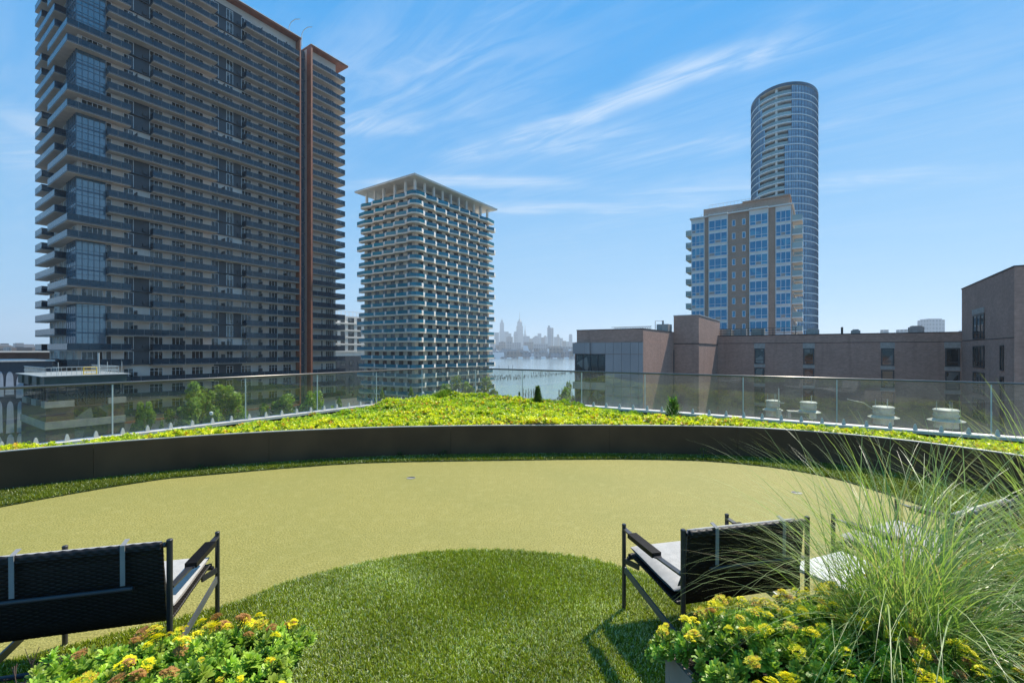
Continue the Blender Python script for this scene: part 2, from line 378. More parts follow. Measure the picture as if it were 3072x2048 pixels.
M['weave'] = pm('black_woven_cord', (0.009, 0.0075, 0.007), 0.55, var=0.3, scale=30, spec=0.3)
M['fabric'] = pm('grey_canvas', (0.40, 0.385, 0.36), 0.9, var=0.08, scale=25, bump=0.35, bscale=700)
M['strap'] = pm('grey_strap', (0.22, 0.22, 0.22), 0.9)
M['table'] = pm('white_table_top', (0.60, 0.60, 0.60), 0.45, var=0.04)
M['cup'] = pm('golf_cup', (0.30, 0.28, 0.22), 0.6)
M['dry'] = pm('dry_twig', (0.13, 0.085, 0.065), 0.9)
M['far_a'] = pm('far_tower_blue', (0.16, 0.20, 0.25), 0.5, var=0.2, scale=0.02)
M['far_b'] = pm('far_tower_grey', (0.24, 0.24, 0.25), 0.6, var=0.2, scale=0.02)
M['far_c'] = pm('far_tower_brick', (0.20, 0.155, 0.13), 0.7, var=0.25, scale=0.03)
M['far_white'] = pm('far_white_building', (0.75, 0.77, 0.78), 0.4)
def farwin(name, c1, c2):
    m, t, p = newmat(name); p.inputs['Roughness'].default_value = 0.4
    g = N(t, 'ShaderNodeTexCoord'); sp = N(t, 'ShaderNodeSeparateXYZ'); L(t, g.outputs['Object'], sp.inputs[0])
    cb = N(t, 'ShaderNodeCombineXYZ'); L(t, MATH(t, 'ADD', sp.outputs[0], sp.outputs[1]), cb.inputs[0]); L(t, sp.outputs[2], cb.inputs[1])
    b = N(t, 'ShaderNodeTexBrick'); L(t, cb.outputs[0], b.inputs['Vector']); b.offset = 0.0
    b.inputs['Scale'].default_value = 1; b.inputs['Brick Width'].default_value = 12; b.inputs['Row Height'].default_value = 14
    b.inputs['Mortar Size'].default_value = 2.5; b.inputs['Color1'].default_value = (*c2, 1); b.inputs['Color2'].default_value = tuple(x * 0.7 for x in c2) + (1,); b.inputs['Mortar'].default_value = (*c1, 1)
    L(t, b.outputs[0], p.inputs['Base Color']); return m
M['far_a'] = farwin('far_tower_blue_bands', (0.20, 0.24, 0.29), (0.10, 0.14, 0.19))
M['far_b'] = farwin('far_tower_grey_bands', (0.30, 0.30, 0.31), (0.14, 0.15, 0.17))
M['far_c'] = farwin('far_tower_brick_bands', (0.25, 0.19, 0.16), (0.11, 0.10, 0.10))

def make_green():
    m, t, p = newmat('putting_green_turf'); p.inputs['Roughness'].default_value = 0.75; p.inputs['Specular IOR Level'].default_value = 0.3
    g = N(t, 'ShaderNodeTexCoord')
    def no(s, d=4):
        n = N(t, 'ShaderNodeTexNoise'); L(t, g.outputs['Object'], n.inputs['Vector']); n.inputs['Scale'].default_value = s; n.inputs['Detail'].default_value = d; return n.outputs[0]
    c = MIXC(t, RAMP(t, no(75, 4), 0.30, 0.70), (0.135, 0.126, 0.022), (0.365, 0.318, 0.086))
    c = MIXC(t, MATH(t, 'MULTIPLY', RAMP(t, no(0.9, 6), 0.35, 0.7), 0.45), c, (0.205, 0.196, 0.046))
    c = MIXC(t, MATH(t, 'MULTIPLY', RAMP(t, no(9, 5), 0.45, 0.8), 0.3), c, (0.36, 0.325, 0.11))
    v = N(t, 'ShaderNodeTexVoronoi'); L(t, g.outputs['Object'], v.inputs['Vector']); v.inputs['Scale'].default_value = 60
    c = MIXC(t, MATH(t, 'MULTIPLY', RAMP(t, v.outputs['Distance'], 0.2, 0.05), 0.55), c, (0.62, 0.58, 0.32))
    L(t, c, p.inputs['Base Color'])
    b = N(t, 'ShaderNodeBump'); b.inputs['Strength'].default_value = 0.8; b.inputs['Distance'].default_value = 0.006
    L(t, no(110, 3), b.inputs['Height']); L(t, b.outputs[0], p.inputs['Normal']); return m
M['green'] = make_green()
def make_turfbase():
    m, t, p = newmat('turf_backing'); p.inputs['Roughness'].default_value = 0.9
    g = N(t, 'ShaderNodeTexCoord'); n = N(t, 'ShaderNodeTexNoise'); L(t, g.outputs['Object'], n.inputs['Vector']); n.inputs['Scale'].default_value = 120
    L(t, MIXC(t, n.outputs[0], (0.02, 0.032, 0.006), (0.07, 0.10, 0.02)), p.inputs['Base Color']); return m
M['turf_base'] = make_turfbase()
def make_water():
    m, t, p = newmat('river_water'); p.inputs['Base Color'].default_value = (0.21, 0.27, 0.29, 1); p.inputs['Roughness'].default_value = 0.12; p.inputs['IOR'].default_value = 1.33
    g = N(t, 'ShaderNodeTexCoord'); mp = N(t, 'ShaderNodeMapping'); L(t, g.outputs['Object'], mp.inputs[0]); mp.inputs['Scale'].default_value = (0.35, 1.0, 1)
    n = N(t, 'ShaderNodeTexNoise'); L(t, mp.outputs[0], n.inputs['Vector']); n.inputs['Scale'].default_value = 0.35; n.inputs['Detail'].default_value = 8; n.inputs['Roughness'].default_value = 0.65
    b = N(t, 'ShaderNodeBump'); b.inputs['Strength'].default_value = 0.07; b.inputs['Distance'].default_value = 1.0
    L(t, n.outputs[0], b.inputs['Height']); L(t, b.outputs[0], p.inputs['Normal'])
    n2 = N(t, 'ShaderNodeTexNoise'); L(t, mp.outputs[0], n2.inputs['Vector']); n2.inputs['Scale'].default_value = 0.02; n2.inputs['Detail'].default_value = 5
    L(t, MATH(t, 'ADD', MATH(t, 'MULTIPLY', n2.outputs[0], 0.12), 0.05), p.inputs['Roughness']); return m
M['water'] = make_water()
def make_fenceglass():
    m, t, p = newmat('dusty_clear_glass'); t.nodes.remove(p)
    tr = N(t, 'ShaderNodeBsdfTransparent'); tr.inputs[0].default_value = (0.84, 0.88, 0.86, 1)
    gl = N(t, 'ShaderNodeBsdfGlossy'); gl.inputs['Roughness'].default_value = 0.015; gl.inputs[0].default_value = (0.95, 1, 0.98, 1)
    fr = N(t, 'ShaderNodeFresnel'); fr.inputs[0].default_value = 1.55
    gg = N(t, 'ShaderNodeNewGeometry'); front = MATH(t, 'SUBTRACT', 1.0, gg.outputs['Backfacing'])
    mx = N(t, 'ShaderNodeMixShader'); L(t, MATH(t, 'MULTIPLY', MATH(t, 'MULTIPLY', fr.outputs[0], front), 1.5, True), mx.inputs[0]); L(t, tr.outputs[0], mx.inputs[1]); L(t, gl.outputs[0], mx.inputs[2])
    df = N(t, 'ShaderNodeBsdfDiffuse'); df.inputs[0].default_value = (0.62, 0.64, 0.62, 1)
    tl = N(t, 'ShaderNodeBsdfTranslucent'); tl.inputs[0].default_value = (0.62, 0.64, 0.62, 1)
    dd = N(t, 'ShaderNodeMixShader'); dd.inputs[0].default_value = 0.5; L(t, df.outputs[0], dd.inputs[1]); L(t, tl.outputs[0], dd.inputs[2])
    g = N(t, 'ShaderNodeTexCoord'); sp = N(t, 'ShaderNodeSeparateXYZ'); L(t, g.outputs['Object'], sp.inputs[0])
    n = N(t, 'ShaderNodeTexNoise'); L(t, g.outputs['Object'], n.inputs['Vector']); n.inputs['Scale'].default_value = 3.0; n.inputs['Detail'].default_value = 8
    n2 = N(t, 'ShaderNodeTexVoronoi'); L(t, g.outputs['Object'], n2.inputs['Vector']); n2.inputs['Scale'].default_value = 5.0
    dust = MATH(t, 'ADD', MATH(t, 'MULTIPLY', RAMP(t, n.outputs[0], 0.35, 0.8), 0.028), MATH(t, 'MULTIPLY', RAMP(t, sp.outputs[2], 0.30, 0.0), 0.045))
    dust = MATH(t, 'ADD', dust, MATH(t, 'MULTIPLY', RAMP(t, n2.outputs['Distance'], 0.05, 0.02), 0.35))
    dust = MATH(t, 'ADD', dust, 0.022)
    m2 = N(t, 'ShaderNodeMixShader'); L(t, dust, m2.inputs[0]); L(t, mx.outputs[0], m2.inputs[1]); L(t, dd.outputs[0], m2.inputs[2])
    L(t, m2.outputs[0], t.nodes['Material Output'].inputs[0]); return m
M['fence_glass'] = make_fenceglass()

# ------------------------------------------------------------------ ground, water, haze
def sheet(name, pts, z, mat, **kw):
    return MB().poly([(x, y, z) for x, y in pts]).obj(name, mat, **kw)
sheet('water', [(-9000, -300), (9000, -300), (9000, 14000), (-9000, 14000)], WATER, M['water'], kind='structure')
land = MB(); land.prism([(-900, -250), (900, -250), (900, 225), (30, 222), (0, 205), (-60, 226), (-150, 240), (-420, 520), (-1200, 1200), (-3800, 3200), (-6000, 3000), (-3000, -250)], WATER - 1, GROUND)
land.obj('ground', M['pave'], kind='structure')
far = MB().prism([(-2600, 1430), (3000, 1430), (3800, 6500), (-3300, 6500)], WATER - 1, WATER + 1.6)
far.obj('far_shore', M['far_roof'], kind='structure')

# roads and lawn at the foot of the terrace, in the street grid
def gp(c, pts): return [(c[0] + U2[0] * a + V2[0] * b, c[1] + U2[1] * a + V2[1] * b) for a, b in pts]
P1 = np.array((-82.2, 86.1))
sheet('road', gp((-48, 60), [(-200, -2), (140, -2), (140, 9), (-200, 9)]), GROUND + 0.004, M['asphalt'], kind='structure')
sheet('cross_road', gp((-48, 60), [(-30, 9), (-20, 9), (-20, 200), (-30, 200)]), GROUND + 0.008, M['asphalt'], kind='structure')
for i, a in enumerate(range(-60, 120, 6)):
    if i % 2 == 0: pass
dash = MB()
for a in range(-100, 130, 6):
    q = gp((-48, 60), [(a, 3.4), (a + 3, 3.4), (a + 3, 3.55), (a, 3.55)]); dash.poly([(x, y, GROUND + 0.012) for x, y in q])
dash.obj('road_marking', M['line'], kind='structure')
kerb = MB(); q = gp((-48, 60), [(-200, 9.1), (140, 9.1), (140, 9.4), (-200, 9.4)]); kerb.prism(q, GROUND + 0.002, GROUND + 0.13); kerb.obj('kerb', M['white_conc'], kind='structure')
sheet('lawn', gp((-48, 60), [(-12, 10), (120, 10), (120, 26), (-12, 26)]), GROUND + 0.006, M['lawn'], kind='structure')
sheet('riverside_lawn', [(-30, 120), (60, 110), (60, 200), (0, 195)], GROUND + 0.009, M['lawn'], kind='structure')

hm = bpy.data.materials.new('haze'); hm.use_nodes = True; ht = hm.node_tree; ht.nodes.clear()
ho = N(ht, 'ShaderNodeOutputMaterial'); hv = N(ht, 'ShaderNodeVolumePrincipled')
hv.inputs['Density'].default_value = 0.00017; hv.inputs['Color'].default_value = (0.80, 0.91, 1.0, 1); hv.inputs['Anisotropy'].default_value = 0.2
L(ht, hv.outputs[0], ho.inputs['Volume'])
MB().box(-9500, 9500, -400, 14500, WATER - 2.2, 460).obj('haze', hm, kind='stuff')

# ------------------------------------------------------------------ windows and balconies
_wc = {}
def window(w, h, n, frame, glass, fr=0.07, transom=None, depth=0.10, door=None):
    """window unit: width axis x centred, bottom z=0, outside is -y; frame proud, glass behind"""
    key = (round(w, 2), round(h, 2), n, frame, glass, transom, door)
    if key in _wc: return _wc[key]
    b = MB()
    b.box(-w / 2, w / 2, -depth * 0.35, 0.02, 0, h, 1)
    y0, y1 = -depth, -depth * 0.35 - 0.002
    b.box(-w / 2 - fr / 2, -w / 2 + fr / 2, y0, y1, -fr / 2, h + fr / 2); b.box(w / 2 - fr / 2, w / 2 + fr / 2, y0, y1, -fr / 2, h + fr / 2)
    b.box(-w / 2 + fr / 2, w / 2 - fr / 2, y0, y1, h - fr / 2, h + fr / 2); b.box(-w / 2 + fr / 2, w / 2 - fr / 2, y0, y1, -fr / 2, fr / 2)
    for i in range(1, n):
        x = -w / 2 + w * i / n; b.box(x - fr * 0.45, x + fr * 0.45, y0 + 0.01, y1, fr / 2, h - fr / 2)
    if transom:
        b.box(-w / 2 + fr / 2, w / 2 - fr / 2, y0 + 0.02, y1, transom - fr * 0.35, transom + fr * 0.35)
    me = b.mesh('window', M[frame], M[glass]); _wc[key] = me; return me

def band(outer, inner, t, slab_mats, rail_mat, parent, zt, rh=1.1, cap_mat='dark_frame', pw=1.5, name='balcony', rail_name='glass_railing', fascia=None):
    """slab from polyline outer+inner (plan), top at zt, with glass rail on outer edge; returns the slab object"""
    key = None
    b = MB(); pts = list(outer) + list(inner)[::-1]
    ar = sum(pts[i][0] * pts[(i + 1) % len(pts)][1] - pts[(i + 1) % len(pts)][0] * pts[i][1] for i in range(len(pts)))
    if ar < 0: pts = pts[::-1]
    b.prism(pts, -t, 0)
    o = b.obj(name, slab_mats, parent, (0, 0, zt))
    r = MB()
    for i in range(len(outer) - 1):
        p, q = Vector((*outer[i], 0)), Vector((*outer[i + 1], 0)); ln = (q - p).length
        if ln < 0.05: continue
        k = max(1, round(ln / pw)); d = (q - p) / ln
        for j in range(k):
            a = p + d * (ln * j / k + 0.02); c = p + d * (ln * (j + 1) / k - 0.02)
            r.bar(a + Vector((0, 0, rh / 2 - 0.05)), c + Vector((0, 0, rh / 2 - 0.05)), 0.025, rh + 0.06, 0)
        r.bar(p + Vector((0, 0, rh)), q + Vector((0, 0, rh)), 0.05, 0.04, 1)
        r.bar(p + Vector((0, 0, -t * 0.45)), q + Vector((0, 0, -t * 0.45)), 0.035, t * 0.75, 2)
    r.obj(rail_name, [M[rail_mat], M[cap_mat], M[fascia or cap_mat]], o)
    return o

# ------------------------------------------------------------------ big balcony tower on the left
t1 = empty('apartment_tower', (P1[0], P1[1], GROUND), GROT, label='huge dark slab tower with blue glass balconies and orange fins at left', cat='apartment tower')
ZR = 84.85 - GROUND
LX, WY = 55.4, 20.4
MB().box(0, 43.6, 0, WY, 0, ZR - 0.45).obj('wall', M['cream'], t1)
MB().box(46.6, LX, 0.02, WY, 0, ZR - 0.45).obj('wall', M['cream'], t1)
MB().box(43.7, 46.5, 1.2, WY - 0.5, 0, ZR - 0.9).obj('glass_core', M['pane_bay'], t1)
cm = MB()
for z in np.arange(1.0, ZR - 1.2, 3.0): cm.box(43.65, 46.55, 1.02, 1.18, z, z + 0.35)
for x in (43.8, 44.6, 45.4, 46.2): cm.box(x, x + 0.09, 0.98, 1.19, 0.3, ZR - 1)
cm.obj('mullion_grid', M['blue_frame'], t1)
MB().box(-2.1, 43.7, -2.0, WY + 1, ZR - 0.42, ZR - 0.06).obj('roof', M['orange'], t1)
MB().box(-2.2, 43.75, -2.1, WY + 1, ZR - 0.055, ZR + 0.06).obj('roof_edge', M['white_conc'], t1)
MB().box(46.45, 58.2, -2.0, WY + 1, ZR - 0.42, ZR - 0.06).obj('roof', M['orange'], t1)
MB().box(46.4, 58.3, -2.1, WY + 1, ZR - 0.055, ZR + 0.06).obj('roof_edge', M['white_conc'], t1)
MB().box(43.25, 43.6, -1.95, -0.003, 9, ZR - 0.44).obj('fin', M['orange'], t1)
MB().box(46.45, 46.95, -1.97, -0.003, 0, ZR - 0.44).obj('fin', M['orange'], t1)
MB().box(-2.0, 43.23, -2.0, -1.65, 8.6, 9.0).obj('orange_band', M['orange'], t1)
for x in (42.0, 45.6):
    MB().tube([(x, 1, ZR), (x, 1, ZR + 3.2), (x + .3, .6, ZR + 4.4), (x + 1.0, -.2, ZR + 5.3), (x + 1.9, -.9, ZR + 5.6)], 0.09, 6).obj('roof_davit', M['galv'], t1)
levels = [10.95 + 3 * k - GROUND for k in range(-4, 24)]
lower = [10.95 - 12 - 3.5 - GROUND, 10.95 - 12 - 6.9 - GROUND, 10.95 - 12 - 10.2 - GROUND]
wins, uw = [], []
def sx_(x): a = (x - 1536) / 1365; return (a * P1[1] - P1[0]) / (U2[0] - U2[1] * a)
groups = [(318, 334, 1), (371, 400, 2), (449, 488, 3), (515, 550, 3), (575, 609, 3), (634, 655, 2), (679, 698, 2), (724, 753, 3), (774, 785, 1), (806, 832, 3), (849, 873, 3), (963, 968, 1), (977, 1001, 4)]
allz = [(z, 3.0, k) for z, k in zip(levels, range(-4, 24))] + [(lower[0], 3.5, -5), (lower[1], 3.4, -6), (lower[2], 3.3, -7)]
for zt, fh, k in allz:
    kk = k % 4
    for (a, b_, n) in groups:
        x0, x1 = sx_(a), sx_(b_); w = x1 - x0; zone = 'b' if 7.3 < x0 < 11 else ('d' if 23.3 < x0 < 29 else '')
        top_ = 2.55
        wins.append((window(w, top_, n, 'white_frame', 'pane', transom=1.95 if k < -4 else None), ((x0 + x1) / 2, -0.06 if zone else 0, zt + 0.06), 0))
    for y0, w, n in ((8.2, 1.7, 2), (11.4, 1.6, 2), (15.2, 1.7, 2), (18.4, 1.4, 2)):
        wins.append((window(w, 2.5, n, 'white_frame', 'pane'), (0, y0, zt + 0.06), -R(90)))
    if kk == 0:
        wins.append((window(3.1, 2.5, 4, 'white_frame', 'pane'), (2.1, 0, zt + 0.06), 0))
        wins.append((window(1.6, 2.5, 2, 'white_frame', 'pane'), (0, 2.2, zt + 0.06), -R(90)))
pool(t1, 'window', wins, 300)
D = 1.9
for zt, fh, k in allz:
    kk = k % 4; runs = []
    if k < -4: runs = [[(-1.8, -D), (7.5, -D)], [(7.6, -D), (23.3, -D)], [(23.4, -D), (43.2, -D)]]
    elif kk in (0, 1): runs = [None, [(11.2, 0), (11.2, -D), (16.9, -D)], [(17.0, -D), (23.2, -D)], [(23.3, -D), (29.7, -D)], [(29.8, -D), (37.2, -D)], [(37.3, -D), (43.2, -D)]]
    else: runs = [[(4.1, 0), (4.1, -D), (11.1, -D)], [(11.2, -D), (16.9, -D)], [(17.0, -D), (23.4, -D), (23.4, 0)], [(29.7, 0), (29.7, -D), (37.2, -D)], [(37.3, -D), (43.2, -D)]]
    for r in runs:
        if r is None:
            band([(0, 12.3), (-1.8, 12.3), (-1.8, -1.8), (7.6, -1.8), (7.6, 0)], [(0, 12.3), (0, 0), (7.6, 0)][1:2], 0.32, M['soffit'], 'rail_blue', t1, zt, fascia='slab_dark')
        else:
            xs = [p[0] for p in r]; inner = []
            if r[0][1] != 0: inner.append((min(xs), 0))
            if r[-1][1] != 0: inner.append((max(xs), 0))
            band(r, inner, 0.32, M['soffit'], 'rail_blue', t1, zt, fascia='slab_dark')
    band([(46.97, -D), (57.2, -D), (57.2, 6)], [(46.97, 0), (55.4, 0), (55.4, 6)], 0.32, M['soffit'], 'rail_blue', t1, zt, fascia='slab_dark')
    if k >= -3:
        if kk in (0, 1): band([(0, 22.1), (-1.9, 22.1), (-1.9, 16.6), (0, 16.6)], [], 0.32, M['soffit'], 'rail_blue', t1, zt, fascia='slab_dark')
        else: band([(0, 22.1), (-1.9, 22.1), (-1.9, 6.5), (0, 6.5)], [], 0.32, M['soffit'], 'rail_blue', t1, zt, fascia='slab_dark')
    # charcoal recess panels with a thin dark ledge
    if k >= -6:
        for zx0, zx1, show in ((7.3, 11.15, kk in (0, 1)), (23.4, 29.6, kk in (2, 3))):
            if show:
                b = MB(); b.box(zx0, zx1, -0.055, -0.003, 0.0, fh - 0.02); b.box(zx0, zx1, -0.45, -0.057, -0.12, 0.05)
                b.box(zx1 - 1.2, zx1 - 0.5, -0.35, -0.057, 0.35, 1.0)
                b.obj('charcoal_panel', M['grey_panel'], t1, (0, 0, zt))
# privacy screens between neighbours
scr = MB().box(-0.04, 0.04, -1.75, -0.01, 0.05, 1.9).mesh('privacy_screen', M['slab_dark'])
scl = []
for zt, fh, k in allz:
    for x in (16.95, 33.6, 39.9) + ((25.0,) if k % 4 in (0, 1) else (8.6,)):
        scl.append((scr, (x, 0, zt), 0))
pool(t1, 'privacy_screen', scl, 200)
fr_ = random.Random(12); fur = []
fm = [MB().box(-.3, .3, -.3, .3, 0, .42).box(-.3, .3, .22, .3, .425, .95).mesh('balcony_chair', M['white_frame']), MB().box(-.28, .28, -.28, .28, 0, .5).mesh('balcony_chair', M['dark_frame']),
      MB().box(-.45, .45, -.45, .45, .66, .72).box(-.05, .05, -.05, .05, 0, .655).mesh('balcony_chair', M['trim']), MB().lathe([(.2, 0), (.26, .45), (.05, .46), (.35, .7), (.3, 1.1), (.05, 1.35)], 8).mesh('balcony_chair', M['lawn'])]
for zt, fh, k in allz:
    for x0, x1 in ((4.5, 7), (11.6, 16.5), (17.3, 23), (30, 37), (37.6, 42.6), (47.5, 56)):
        if fr_.random() < .55: fur.append((fm[fr_.randrange(4)], (fr_.uniform(x0, x1), -1.15, zt + .005), fr_.uniform(-.6, .6) + (3.14 if fr_.random() < .5 else 0)))
for me_ in fm: me_.name = 'balcony_furniture'
pool(t1, 'balcony_furniture', fur, 110)
# three-storey glass corner bays
for k in [-7, -3, 1, 5, 9, 13, 17, 21]:
    z0 = 10.95 + 3 * k - GROUND + 0.03
    if k == -7: z0 = lower[2]
    h = (3 * 3 if k < 21 else 8.6) - 0.36
    b = MB(); b.box(-0.25, 4.0, -0.25, 6.0, 0, h, 1)
    for x in np.linspace(-0.25, 4.0, 6): b.box(x - 0.04, x + 0.04, -0.33, -0.252, 0, h)
    for y in np.linspace(0.0, 6.0, 6): b.box(-0.33, -0.252, y - 0.04, y + 0.04, 0, h)
    for f in range(3):
        for dz_ in (0, 0.75, 2.2):
            z = f * 3 + dz_
            if z < h - .3:
                b.box(-0.30, 4.0, -0.31, -0.253, z, z + (0.28 if dz_ == 0 else 0.07)); b.box(-0.31, -0.253, -0.2, 6.0, z, z + (0.28 if dz_ == 0 else 0.07))
    b.obj('glass_bay', [M['blue_frame'], M['pane_bay']], t1, (0, 0, z0))

# ------------------------------------------------------------------ middle tower with rippling teal balconies
P2 = (-32.0, 150.0)
t2 = empty('apartment_tower', (P2[0], P2[1], GROUND), GROT, label='beige tower with rippling teal and white balconies under a flat overhanging roof', cat='apartment tower')
L2, W2 = 40.5, 25.7
zt0 = 1.75 + 51.2 - GROUND
MB().box(0, L2, 0, W2, 0, zt0 - 0.02).obj('wall', M['beige'], t2)
MB().box(4.5, L2 - 3, 4.5, W2 - 3, zt0 + 0.01, zt0 + 5.3).obj('penthouse_wall', M['beige'], t2)
zr = 1.75 + 57.0 - GROUND
b = MB(); b.box(-2.4, L2 + 2.4, -2.4, W2 + 2.4, zr - 0.40, zr - 0.05); b.obj('roof', M['white_conc'], t2)
MB().box(-2.5, L2 + 2.5, -2.5, W2 + 2.5, zr - 0.045, zr + 0.18).obj('roof_edge', M['galv'], t2)
colm = MB().box(-0.35, 0.35, -0.35, 0.35, 0, zr - zt0 - 0.41).mesh('column', M['white_conc'])
for x in [0.5] + [0.5 + 39.5 * i / 9 for i in range(1, 10)]: link('column', colm, t2, (x, 0.5, zt0 + 0.005))
for y in (5.0, 10.2, 16.0, 20.5, 25.0): link('column', colm, t2, (0.5, y, zt0 + 0.005))
wins = []; teal, white = [], []
offs = [1.4, 0.0, 0.7]
for j in range(25):
    zt = zt0 - 3.0 * j
    if zt < 2: break
    o = offs[j % 3]; bay = 5.75
    # outer path starts at the far left end, passes the corner and runs to the far right end
    segs = []; left = []; y = 0.2 + o; left.append((-1.6, y, 'w'))
    pts = []
    yy = 0.6 + o; st = 1
    lp = [( -1.25, -0.3, None)]
    yL = [(0.6 + o, -1.7)]
    cur = 0.6 + o; path_left = []
    path_left.append((-1.8, -0.2)); path_left.append((-1.75, cur))
    while True:
        path_left.append((-1.0, cur + 1.7)); path_left.append((-1.75, cur + 1.7 + 4.0)); cur += 5.7
        if cur > W2 - 4.5: break
    endL = W2 + 0.6 + 1.3 * (j % 3) * 0.8
    path_left.append((-1.2, endL)); path_left.append((0.5, endL))
    cur = 1.2 + o; path_right = [(-1.0, -1.5), (0.2, -1.95), (cur, -1.95)]
    while True:
        path_right.append((cur + 1.75, -1.05)); path_right.append((cur + bay, -1.95)); cur += bay
        if cur > L2 - 4.5: break
    endR = L2 + 0.8 + 0.9 * ((j + 1) % 3)
    path_right.append((endR, -1.3)); path_right.append((endR, 0.5))
    outer = path_left[::-1] + path_right
    b = MB(); poly = outer + [(L2, 0.5), (L2, 0.0), (0, 0), (0, W2), (0.5, W2)][0:0]
    inner = [(0.5, endL), (0.03, W2), (0.03, 0.03), (L2, 0.03), (endR, 0.5)]
    b.prism(outer + inner[::-1][1:-1], -0.5, 0)
    slab = b.obj('balcony', M['beige'], t2, (0, 0, zt))
    # rail panels, alternately teal glass and white
    for i in range(len(outer) - 1):
        p, q = Vector((*outer[i], 0)), Vector((*outer[i + 1], 0)); ln = (q - p).length
        isw = (1.7 < ln < 2.05) and not (abs(p.x) < 2 and abs(p.y) < 2.2 and q.x <= .5)
        d = (q - p).normalized(); r = MB()
        half = ln / 2
        if isw:
            for z_ in np.arange(0.05, 1.1, 0.14): r.box(-half, half, -0.03, 0.03, z_ - 0.55, z_ - 0.55 + 0.11, 0)
            me = r.mesh('white_rail_panel', M['white_panel']); white.append((me, tuple((p + q) / 2 + Vector((0, 0, zt + 0.56))), math.atan2(d.y, d.x)))
        else:
            r.box(-half, half, -0.015, 0.015, -0.56, 0.5, 0); r.box(-half, half, -0.04, 0.04, 0.502, 0.56, 1)
            me = r.mesh('teal_rail_panel', M['rail_teal'], M['blue_frame']); teal.append((me, tuple((p + q) / 2 + Vector((0, 0, zt + 0.58))), math.atan2(d.y, d.x)))
    if j < 24:
        zf = zt - 3.0
        for i in range(9):
            wins.append((window(2.1 if i % 3 != 2 else 2.6, 2.3, 2, 'dark_frame', 'pane'), (2.6 + i * 4.42, 0, zf + 0.05), 0))
        for i in range(6):
            wins.append((window(1.9, 2.3, 2, 'dark_frame', 'pane'), (0, 2.4 + i * 4.1, zf + 0.05), -R(90)))
for x in np.linspace(6.5, L2 - 5, 7): wins.append((window(3.6, 3.6, 3, 'dark_frame', 'pane'), (x, 4.5, zt0 + 0.6), 0))
for x in np.linspace(6.5, W2 - 5, 4): wins.append((window(3.2, 3.6, 3, 'dark_frame', 'pane'), (4.5, x, zt0 + 0.6), -R(90)))
pool(t2, 'window', wins, 300); pool(t2, 'teal_rail_panel', teal, 300); pool(t2, 'white_rail_panel', white, 300)
MB().tube([(3, 2.6, zt0), (3, 2.6, zt0 + 3.2), (2.6, 2.6, zt0 + 3.9), (1.6, 2.6, zt0 + 3.7)], 0.1, 6).obj('roof_davit', M['white_conc'], t2)

# ------------------------------------------------------------------ pale low block between the towers
t3 = empty('apartment_block', (-93, 200, GROUND), GROT, label='low white apartment block seen between the two balcony towers', cat='apartment block')
h3 = 1.75 + 16.6 - GROUND
MB().box(0, 48, 0, 20, 20.5, h3).obj('wall', M['white_conc'], t3)
MB().box(-1, 49, -0.6, 20, 0, 20.2).obj('base_wall', M['grey_panel'], t3)
MB().box(4, 16, 3, 14, h3 + .01, h3 + 3.4).obj('roof_house', M['white_conc'], t3)
b = MB()
for x in np.arange(1, 47, 2.2): b.bar((x, 0.3, h3), (x, 0.3, h3 + 2.2), 0.15, 0.15)
b.bar((1, 0.3, h3 + 2.2), (47, 0.3, h3 + 2.2), 0.2, 0.2); b.obj('roof_frame', M['white_conc'], t3)
wins = []
for j in range(5):
    z = h3 - 3.1 - 3.35 * j
    MB().box(-0.2, 48.2, -0.5, -0.003, z - 0.75, z - 0.15).obj('balcony_band', M['white_conc'], t3)
    for i in range(10): wins.append((window(3.3 if i % 2 else 2.2, 2.3, 3, 'dark_frame', 'pane'), (2.6 + i * 4.7, 0, z), 0))
for j in range(5):
    for i in range(10): wins.append((window(2.4, 2.3, 2, 'dark_frame', 'pane'), (2.6 + i * 4.7, -0.6, 1.2 + j * 3.7), 0))
pool(t3, 'window', wins, 300)

# ------------------------------------------------------------------ brown brick block with blue windows
P5 = (60.7, 98.7)
t5 = empty('apartment_block', (P5[0], P5[1], GROUND), GROT, label='brown brick apartment block with columns of blue windows and white spandrels', cat='apartment block')
zc5 = 1.75 + 31.6 - GROUND
MB().box(0, 26, 0, 20.8, 0, zc5).obj('wall', M['brick_brown'], t5)
MB().box(3.0, 24, 0.6, 18.6, zc5 + .32, zc5 + 2.9).obj('penthouse_wall', M['brick_brown'], t5)
MB().box(2.6, 24.4, 0.4, 10.0, zc5 + 2.905, zc5 + 3.2).obj('penthouse_roof', M['brick_brown'], t5)
b = MB()
for y0, y1, d in ((-0.3, 4.4, .45), (4.45, 8.2, 1.0), (8.25, 12.6, .5), (12.65, 16.8, 1.0), (16.85, 21.1, .45)): b.box(-d, 26.2, y0, y1, zc5 + 0.005, zc5 + 0.32)
b.obj('cornice', M['white_conc'], t5)
